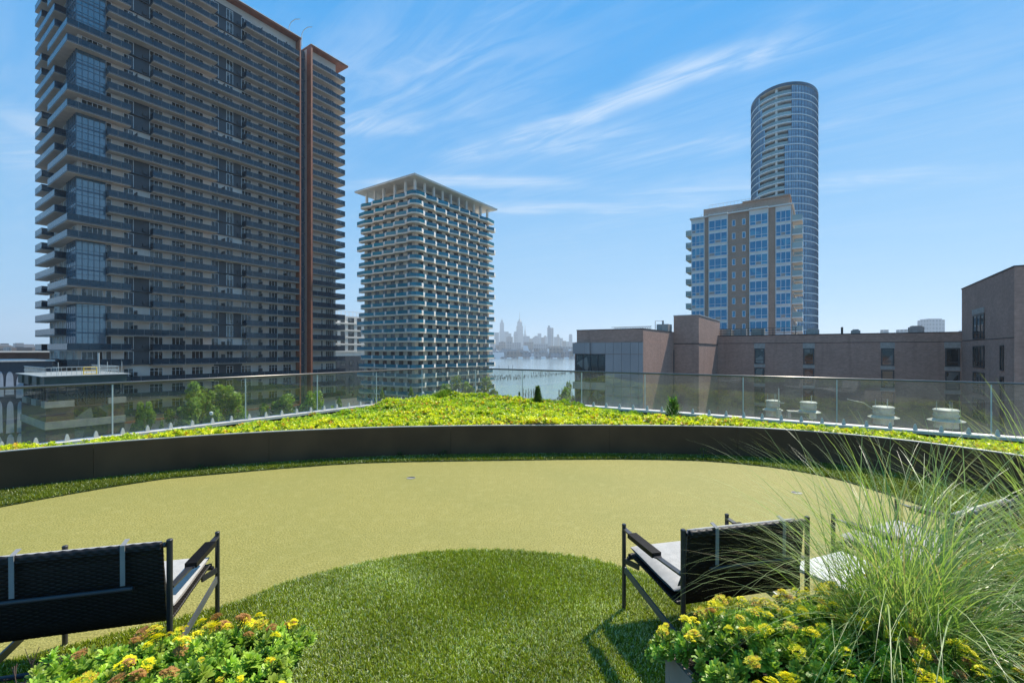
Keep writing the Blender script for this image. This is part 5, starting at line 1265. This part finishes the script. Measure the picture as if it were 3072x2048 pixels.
# ------------------------------------------------------------------ small shrubs and weeds
def shrub(x, y, z, h, w, n, label, base=(.06, .11, .025), conical=True, seed=1, name='shrub', cat='shrub', ls=.05):
    r = np.random.default_rng(seed); t = empty(name, (x, y, z), 0, label=label, cat=cat)
    f = r.random(n) ** (.8 if conical else .6); rad = w * ((1 - f) if conical else np.sin(f * 2.8 + .25)) * r.uniform(.15, 1, n) ** .5; a = r.uniform(0, 6.28, n)
    pos = np.stack((np.cos(a) * rad, np.sin(a) * rad, f * h), 1)
    tvv = np.array([(-.12, 0, 0), (.12, 0, 0), (.1, .35, .5), (-.1, .35, .5), (.02, .5, 1.0), (-.02, .5, 1.0)])
    col = np.array(base)[None] * r.uniform(.6, 1.7, (n, 1)); col[:, 0] *= r.uniform(.8, 1.3, n)
    v, q, c = scatter(tvv, np.array([[0, 1, 2, 3], [3, 2, 4, 5]]), pos, a - math.pi / 2 , r.uniform(.0, .6, n), a, r.uniform(.6, 1.3, n) * ls, None, col)
    link('foliage', array_mesh('foliage', v, q, M['leaf'], c), t); MB().tube([(0, 0, -.05), (0, 0, h * .8)], [.012, .004], 6).obj('stem', M['bark'], t)
Yc = 12.1
shrub((1613 - 1536) / 1365 * Yc, Yc, .18, .58, .17, 1600, 'small conical evergreen standing by the railing in the sedum', seed=4, ls=.07)
shrub((1342 - 1536) / 1365 * 14.1, 13.9, .24, .26, .42, 2600, 'dark leafy mound on the crest of sedum at the railing corner', conical=False, seed=5, base=(.10, .17, .03), ls=.08)
shrub((2018 - 1536) / 1365 * 10.6, 10.6, .20, .36, .13, 160, 'spiky light green weed by the right railing', base=(.14, .22, .05), seed=6, name='weed', cat='weed', ls=.16)
shrub((1558 - 1536) / 1365 * 12.9, 12.9, .2, .36, .05, 200, 'thin dark sprig beside a glass joint left of the conical evergreen', seed=9, ls=.05)
for i, (x, y, h, lb_) in enumerate(((690, 6.95, .10, 'small dark weed at the wall foot, leftmost'), (1200, 7.42, .07, 'tiny weed at wall foot near the middle seam'), (1330, 7.48, .09, 'small weed at the wall foot just left of the middle seam'), (2110, 7.38, .16, 'weed with one yellow bloom at the wall foot'), (600, 6.6, .07, 'tiny weed at the left foot of wall'))):
    shrub((x - 1536) / 1365 * y, y, .01, h, h * .7, 60, lb_, base=(.05, .08, .02), conical=False, seed=20 + i, name='weed', cat='weed', ls=.035)

# ------------------------------------------------------------------ planters with stonecrop
def star_head(seed, dia, cols, n=46):
    r = random.Random(seed); v, q, c = [], [], []
    for i in range(n):
        rr2 = dia / 2 * math.sqrt(r.random()); a = r.uniform(0, 6.28); x, y = rr2 * math.cos(a), rr2 * math.sin(a); z = .018 * (1 - (2 * rr2 / dia) ** 2) + r.uniform(-.004, .004)
        s = r.uniform(.0045, .0085); cl_ = r.choice(cols); a0 = r.uniform(0, 6)
        for k in range(5):
            t = a0 + k * 1.2566; ct, st = math.cos(t), math.sin(t); b0 = len(v)
            v += [(x - st * s * .12, y + ct * s * .12, z), (x + ct * s * .6 - st * s * .3, y + st * s * .6 + ct * s * .3, z + s * .35), (x + ct * s * 1.2, y + st * s * 1.2, z + s * .3), (x + ct * s * .6 + st * s * .3, y + st * s * .6 - ct * s * .3, z + s * .35)]
            q.append((b0, b0 + 1, b0 + 2, b0 + 3)); c += [cl_] * 4
    for k in range(7):   # pedicels and bracts
        a = r.uniform(0, 6.28); x, y = dia * .35 * math.cos(a), dia * .35 * math.sin(a); b0 = len(v)
        v += [(0, 0, -.05), (.003, 0, -.05), (x + .003, y, .004), (x, y, .004)]; q.append((b0, b0 + 1, b0 + 2, b0 + 3)); c += [(.08, .13, .03)] * 4
    return array_mesh('flower_head', np.array(v), np.array(q), M['petal'], np.array(c))
YEL = [(.88, .74, .012), (.80, .70, .015), (.70, .68, .03)]; MIX = [(.74, .60, .03), (.58, .56, .05), (.60, .36, .05)]; BRN = [(.42, .20, .07), (.34, .15, .06), (.48, .28, .08)]
HEADS = [star_head(1, .058, YEL), star_head(2, .05, YEL, 40), star_head(3, .06, MIX, 52), star_head(4, .055, BRN, 56), star_head(5, .045, YEL + MIX, 36)]
ROS = rosette(6, 3, .040, .026, .0125, 4, 1)
def planter(name, O, ex, ey, lx, ly, h, label, mat, bedlabel, nros, nheads, headw, dens, seed, over, dh=.12, lip0=-.06, lip1=-.012):
    r = np.random.default_rng(seed); O, ex, ey = np.array(O), np.array(ex), np.array(ey)
    rz = math.atan2(ex[1], ex[0]); left = (ex[0] * ey[1] - ex[1] * ey[0]) > 0
    t = empty(name, (O[0], O[1], 0), rz, label=label, cat='planter'); sg = 1 if left else -1
    yy = lambda a, b: (min(a * sg, b * sg), max(a * sg, b * sg))
    w = .03
    y0, y1 = yy(0, w); MB().box(0, lx, y0, y1, 0.0, h).obj('side_panel', mat, t)
    y0, y1 = yy(ly - w, ly); MB().box(0, lx, y0, y1, 0.0, h).obj('side_panel', mat, t)
    y0, y1 = yy(w + .001, ly - w - .001); MB().box(0, w, y0, y1, 0.0, h).obj('end_panel', mat, t); MB().box(lx - w, lx, y0, y1, 0.0, h).obj('end_panel', mat, t)
    y0, y1 = yy(w + .002, ly - w - .002); MB().box(w + .001, lx - w - .001, y0, y1, .02, h - .012).obj('soil', M['soil'], t)
    bed = empty('stonecrop', (O[0], O[1], h), rz, label=bedlabel, cat='flowering plants')
    s, u = r.uniform(-over, lx, nros * 3), r.uniform(-over * .8, ly, nros * 3)
    lip_ = lambda u: lip0 + (lip1 - lip0) * sm(np.asarray(u), .03, .16)
    d = dens(s, u) * np.where(s < lip_(u), 0, 1); k = (r.random(len(s)) < d) & ~((s < 0) & (u < 0) & (np.hypot(s, u) > over)); s, u = s[k][:nros], u[k][:nros]
    dome = lambda s, u: .02 + dh * np.clip((np.minimum(s + over, 1.0) / .30), 0, 1) * np.clip((u + over * .8) / .22, 0, 1) + .025 * np.sin(s * 7 + 1) * np.sin(u * 8) + np.where(s < 0, s * .5, 0) + np.where(u < 0, u * .8, 0)
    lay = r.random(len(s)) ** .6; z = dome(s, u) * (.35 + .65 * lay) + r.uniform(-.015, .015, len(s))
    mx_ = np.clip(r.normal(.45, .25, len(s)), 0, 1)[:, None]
    col = ((1 - mx_) * np.array((.17, .33, .03)) + mx_ * np.array((.44, .58, .08))) * (.35 + .75 * lay[:, None]) * r.uniform(.7, 1.4, (len(s), 1))  # lower leaves darkened: shade of the gaps put into the colour
    yl = r.random(len(s)) < .10; col[yl] = np.array((.28, .36, .05))
    tilt = r.uniform(0, .7, len(s)); td = np.where(s < .1, math.pi + r.uniform(-.6, .6, len(s)), r.uniform(0, 6.28, len(s))); tilt = tilt + np.where(s < 0, .2, 0)
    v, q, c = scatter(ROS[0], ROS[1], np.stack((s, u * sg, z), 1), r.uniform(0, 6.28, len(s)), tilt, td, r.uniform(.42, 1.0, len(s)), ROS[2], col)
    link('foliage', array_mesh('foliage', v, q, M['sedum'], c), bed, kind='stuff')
    st = MB()
    for i in range(260):
        a, b = r.uniform(-over * .6, lx), r.uniform(0, ly); zt_ = float(dome(np.array([a]), np.array([b]))[0]) * .9
        st.tube([(max(a, .03) , b * sg, -.04), (a + r.uniform(-.03, .03), b * sg + r.uniform(-.03, .03), max(zt_, .0))], .0025, 4)
    st.obj('stems', M['lawn'], bed, kind='stuff')
    cnt = 0
    while cnt < nheads:
        a, b = r.uniform(-over * .9, lx), r.uniform(-over * .7, ly)
        if r.random() > dens(np.array([a]), np.array([b]))[0] or a < lip_(b): continue
        zt_ = float(dome(np.array([a]), np.array([b]))[0]) + r.uniform(.045, .095)
        o = link('flower_head', HEADS[r.choice(5, p=headw)], bed, (a, b * sg, zt_), r.uniform(0, 6))
        o.rotation_euler = (r.uniform(-.5, .3), r.uniform(-.5, .3), r.uniform(0, 6)); sc = r.uniform(.5, 1.05); o.scale = (sc, sc, sc); cnt += 1
    return t
planter('planter', (.66, 1.96), (math.cos(R(14)), math.sin(R(14))), (math.sin(R(14)), -math.cos(R(14))), 2.6, 1.15, .46, 'taupe box planter full of stonecrop and grass behind right chairs', M['planter'], 'yellow flowering stonecrop spilling over the right planter', 5200, 520, [.3, .22, .22, .08, .18], lambda s, u: np.ones_like(s), 41, .10, .165)
planter('planter', (-1.0, 2.06), (-math.cos(R(14.5)), -math.sin(R(14.5))), (math.sin(R(14.5)), -math.cos(R(14.5))), 2.4, 1.0, .43, 'black box planter behind the left chair with stonecrop', M['planter_black'], 'stonecrop with yellow and rusty orange flower heads in left planter', 3800, 240, [.20, .16, .16, .34, .14], lambda s, u: np.clip(1.1 - sm(s, .45, 1.0) * (1.2 - sm(u, .2, .55)), 0, 1), 42, .08, .12, -.07, -.045)
# dry twigs
tg = empty('dry_weed', (-1.75, 1.80, .40), 0, label='leafless brown twigs at left end of the left planter', cat='weed'); b = MB(); rr = random.Random(8)
for i in range(16):
    b = MB(); x, y = rr.uniform(-.25, .3), rr.uniform(-.12, .05); h = rr.uniform(.06, .14); dx = rr.uniform(-.08, .08)
    b.tube([(x, y, 0), (x + dx * .4, y, h * .5), (x + dx, y, h)], [.0025, .002, .001], 5)
    for k in range(4): b.tube([(x + dx * .6, y, h * .6), (x + dx + rr.uniform(-.03, .03), y + rr.uniform(-.02, .02), h + rr.uniform(0, .02))], .0012, 4)
    b.obj('twig', M['dry'], tg)

# ------------------------------------------------------------------ ornamental grasses
def grass(x, y, z, n, lmin, lmax, label, seed, spread=1.0, bias=None):
    r = np.random.default_rng(seed); K = 13; V, Q, Cc = [], [], []
    t = empty('ornamental_grass', (x, y, z), 0, label=label, cat='ornamental grass', group='fountain grasses in the right planter')
    az = r.uniform(0, 6.283, n)
    if bias is not None: az = np.where(r.random(n) < bias[1], bias[0] + r.normal(0, bias[2], n), az)
    ln = r.uniform(lmin, lmax, n); ln *= np.where(r.random(n) < .25, .6, 1)
    e0 = np.clip(r.normal(.28, .17, n), .02, .9) * spread      # initial lean from vertical
    bend = r.uniform(.7, 2.6, n) * (.45 + e0)
    bx, by = r.normal(0, .085, n), r.normal(0, .07, n); w = np.where(r.random(n) < .2, r.uniform(.0024, .0036, n), r.uniform(.0012, .0024, n))
    base = np.array((.16, .30, .045)); pale = np.array((.46, .58, .20)); mixc = r.random(n)[:, None]
    col = (1 - mixc) * base + mixc * pale * .8; dry = r.random(n) < .13; col[dry] = np.array((.46, .38, .22)) * r.uniform(.6, 1.2, (dry.sum(), 1))
    s = np.linspace(0, 1, K); px_, pz_ = np.zeros((n, K)), np.zeros((n, K))
    for k in range(1, K):
        th = e0 + bend * (s[k] ** 1.5); px_[:, k] = px_[:, k - 1] + np.sin(th) * ln / (K - 1); pz_[:, k] = pz_[:, k - 1] + np.cos(th) * ln / (K - 1)
    sw = r.normal(0, .10, n)[:, None] * s[None] ** 2
    ca, sa = np.cos(az)[:, None], np.sin(az)[:, None]
    X = bx[:, None] + px_ * ca - sw * sa; Yy = by[:, None] + px_ * sa + sw * ca; Zz = pz_
    ww = w[:, None] * (1 - s[None] ** 2.2 * .9) * np.minimum(1, .6 + s[None] * 3)
    tw2 = az + r.uniform(1.0, 2.2, n); cx_, sx2 = np.cos(tw2)[:, None], np.sin(tw2)[:, None]
    A_ = np.stack((X - ww * cx_, Yy - ww * sx2, Zz), -1); B_ = np.stack((X + ww * cx_, Yy + ww * sx2, Zz + ww * .3), -1)
    v = np.stack((A_, B_), 2).reshape(-1, 3)
    q = []; i0 = (np.arange(n) * K * 2)[:, None]; kk = (np.arange(K - 1) * 2)[None]; f = i0 + kk
    q = np.stack((f, f + 1, f + 3, f + 2), -1).reshape(-1, 4)
    tip = (s[None, :, None] ** 3) * .55; c = col[:, None, :] * (1 - tip) + np.array((.42, .40, .24)) * tip * 1.0
    c = np.repeat(c[:, :, None, :], 2, 2).reshape(-1, 3)
    link('grass_blades', array_mesh('grass_blades', v, q, M['blade'], c), t, kind='stuff')
grass(1.56, 1.80, .42, 1450, .62, 1.24, 'big fountain of thin green grass arching over the right planter', 51, spread=1.08)
grass(2.45, 1.95, .42, 1100, .7, 1.35, 'second fountain grass leaning in from the right edge', 52, spread=1.5, bias=(math.pi * .95, .6, .55))
grass(1.95, 1.35, .40, 380, .35, .75, 'lower grass tuft near the bottom right corner', 53, spread=1.8)

# ------------------------------------------------------------------ lounge chairs
def make_chair():
    t = empty('lounge_chair', (0, 0, 0), 0)
    hw = .40
    for sx in (-1, 1):
        MB().tube([(sx * hw, .33, .0), (sx * hw, .33, .575)], .0135, 12).lathe([(.0145, .575), (.0145, .582), (.010, .586)], 12, (sx * hw, .33)).obj('leg', M['frame'], t, smooth=False)
        MB().tube([(sx * hw, -.33, .0), (sx * hw, -.33, .79)], .0135, 12).lathe([(.0145, .79), (.0145, .798), (.010, .802)], 12, (sx * hw, -.33)).obj('leg', M['frame'], t)
        # arm: flat bar with woven pad
        a = MB(); a.bar((sx * hw, .325, .555), (sx * (hw - .004), .22, .548), .030, .010); a.bar((sx * (hw - .004), .22, .548), (sx * (hw - .006), -.08, .540), .045, .008); a.bar((sx * (hw - .006), -.08, .540), (sx * hw, -.322, .556), .030, .010)
        ar = a.obj('armrest', M['frame'], t)
        pd = MB(); n = 46
        for i in range(n):
            y0 = .235 - i * (.30 / n); x0 = sx * (hw - .005); pd.box(x0 - .030, x0 + .030, y0 - .30 / n + .0012, y0, .532 + (.001 if i % 2 else 0), .561 + (.0022 if i % 2 else 0))
        pd.obj('woven_pad', M['weave'], ar)
        MB().bar((sx * hw, .317, .285), (sx * hw, -.317, .195), .010, .042).obj('side_rail', M['frame_light'], t)
        MB().bar((sx * hw, .316, .345), (sx * (hw - .05), .22, .338), .012, .034).obj('seat_bracket', M['frame'], t)
    MB().tube([(-hw + .014, -.33, .775), (hw - .014, -.33, .775)], .013, 10).obj('back_rail', M['frame'], t)
    MB().tube([(-hw + .014, .305, .365), (hw - .014, .305, .365)], .012, 10).obj('front_rail', M['frame'], t)
    MB().tube([(-hw + .014, -.31, .215), (hw - .014, -.31, .215)], .012, 10).obj('rear_rail', M['frame'], t)
    # woven sling: seat and back as one basket-weave sheet
    prof = crom([(.318, .352), (.322, .374), (.29, .385), (.05, .372), (-.17, .352), (-.245, .358), (-.285, .40), (-.305, .50), (-.322, .66), (-.332, .765), (-.338, .788), (-.350, .783), (-.352, .765)], 10)
    sl = np.concatenate(([0], np.cumsum(np.hypot(*np.diff(prof, axis=0).T)))); ns = int(sl[-1] / .0034); S_ = np.linspace(0, sl[-1], ns)
    py_, pz2 = np.interp(S_, sl, prof[:, 0]), np.interp(S_, sl, prof[:, 1]); ty, tz = np.gradient(py_), np.gradient(pz2); ll = np.hypot(ty, tz); ny, nz = tz / ll, -ty / ll
    nxx = 92; xs = np.linspace(-.372, .372, nxx); SS, XX = np.meshgrid(S_, xs, indexing='ij')
    row = np.floor(SS / .0105); ph = np.where(row % 2 == 0, 0, math.pi)
    disp = .0022 * np.sin(XX / .0235 * math.pi + ph) + .0022 * np.abs(np.sin(SS / .0105 * math.pi))
    v1 = np.stack((XX, py_[:, None] + ny[:, None] * (disp + .004), pz2[:, None] + nz[:, None] * (disp + .004)), -1).reshape(-1, 3)
    v2 = np.stack((XX, py_[:, None] + ny[:, None] * (disp - .006), pz2[:, None] + nz[:, None] * (disp - .006)), -1).reshape(-1, 3)
    I = np.arange(ns * nxx).reshape(ns, nxx); q1 = np.stack((I[:-1, :-1], I[:-1, 1:], I[1:, 1:], I[1:, :-1]), -1).reshape(-1, 4); o2 = ns * nxx
    e1 = np.stack((I[:-1, 0], I[1:, 0], I[1:, 0] + o2, I[:-1, 0] + o2), -1); e2 = np.stack((I[:-1, -1], I[1:, -1], I[1:, -1] + o2, I[:-1, -1] + o2), -1)
    link('woven_sling', array_mesh('woven_sling', np.concatenate((v1, v2)), np.concatenate((q1, q1[:, ::-1] + o2, e1, e2[:, ::-1])), M['weave']), t)
    def cushion(name, prof, th, hw2, n=14):
        prof = crom(prof, 8); d = np.gradient(prof, axis=0); d /= np.linalg.norm(d, axis=1)[:, None]; nn = np.stack((-d[:, 1], d[:, 0]), 1)
        L_ = len(prof); xs = np.linspace(-1, 1, 22); vs = []; sec = 16
        # superellipse cross-section swept over x with rounded ends
        ring = []
        for s_ in (1, -1):
            idx = range(L_) if s_ == 1 else range(L_ - 1, -1, -1)
            for i in idx:
                f = i / (L_ - 1); k = (1 - abs(2 * f - 1) ** 5) ** .5 if 0 < f < 1 else 0.0
                ring.append(prof[i] + nn[i] * th * (.5 + .5 * s_ * max(k, .25)))
        ring = np.array(ring); cen = ring.mean(0); nr = len(ring); mid = np.array([prof[min(i, 2 * L_ - 1 - i)] + nn[min(i, 2 * L_ - 1 - i)] * th * .5 for i in range(nr)])
        for x in xs:
            k = (1 - abs(x) ** 9) ** .5 if abs(x) < 1 else .25
            for i in range(nr): pp = mid[i] + (ring[i] - mid[i]) * max(k, .25); vs.append((x * hw2, pp[0], pp[1]))
        vs = np.array(vs); J = np.arange(len(xs) * nr).reshape(len(xs), nr); q = np.stack((J[:-1], np.roll(J[:-1], -1, 1), np.roll(J[1:], -1, 1), J[1:]), -1).reshape(-1, 4)
        me = array_mesh(name, vs, q, M['fabric'], smooth=True); return me
    link('seat_cushion', cushion('seat_cushion', [(-.19, .368), (-.05, .372), (.15, .388), (.315, .400)][::-1], -.062, .362), t)
    link('back_cushion', cushion('back_cushion', [(-.225, .425), (-.262, .50), (-.288, .62), (-.302, .70), (-.312, .778)], -.040, .352), t)
    for x in (-.215, .215):
        MB().bar((x, -.3585, .605), (x, -.361, .80), .020, .003, up=(0, 1, 0)).bar((x, -.361, .8), (x, -.315, .815), .020, .003).obj('strap', M['strap'], t)
    MB().tube([(-.262, -.366, .590), (.262, -.366, .590)], .0115, 12).obj('counterweight_bar', M['frame'], t)
    return t
ch = make_chair()
ch.location = (-2.19, 2.497, .0); ch.rotation_euler[2] = R(15.2)
tag(ch, 'black woven lounge chair seen from behind at the left edge', 'lounge chair', 'woven lounge chairs round the green')
c2 = copy_tree(ch); c2.location = (1.217, 2.823, .0); c2.rotation_euler[2] = R(13.6); c2['label'] = 'woven lounge chair directly behind the right planter, left of the grass'
c3 = copy_tree(ch); c3.location = (2.783, 3.098, .0); c3.rotation_euler[2] = R(24.3); c3['label'] = 'woven lounge chair at the right edge, seen through the tall grass'
for c_ in (ch, c2, c3): c_.location.z = .004
t = empty('side_table', (2.02, 2.62, 0), R(22), label='small white side table between the two right hand chairs', cat='side table')
MB().box(-.24, .24, -.27, .27, .425, .447).obj('table_top', M['table'], t)
lm = MB().tube([(0, 0, 0), (0, 0, .424)], .012, 8).mesh('leg', M['frame'])
for a in (-.21, .21):
    for b_ in (-.24, .24): link('leg', lm, t, (a, b_, 0))
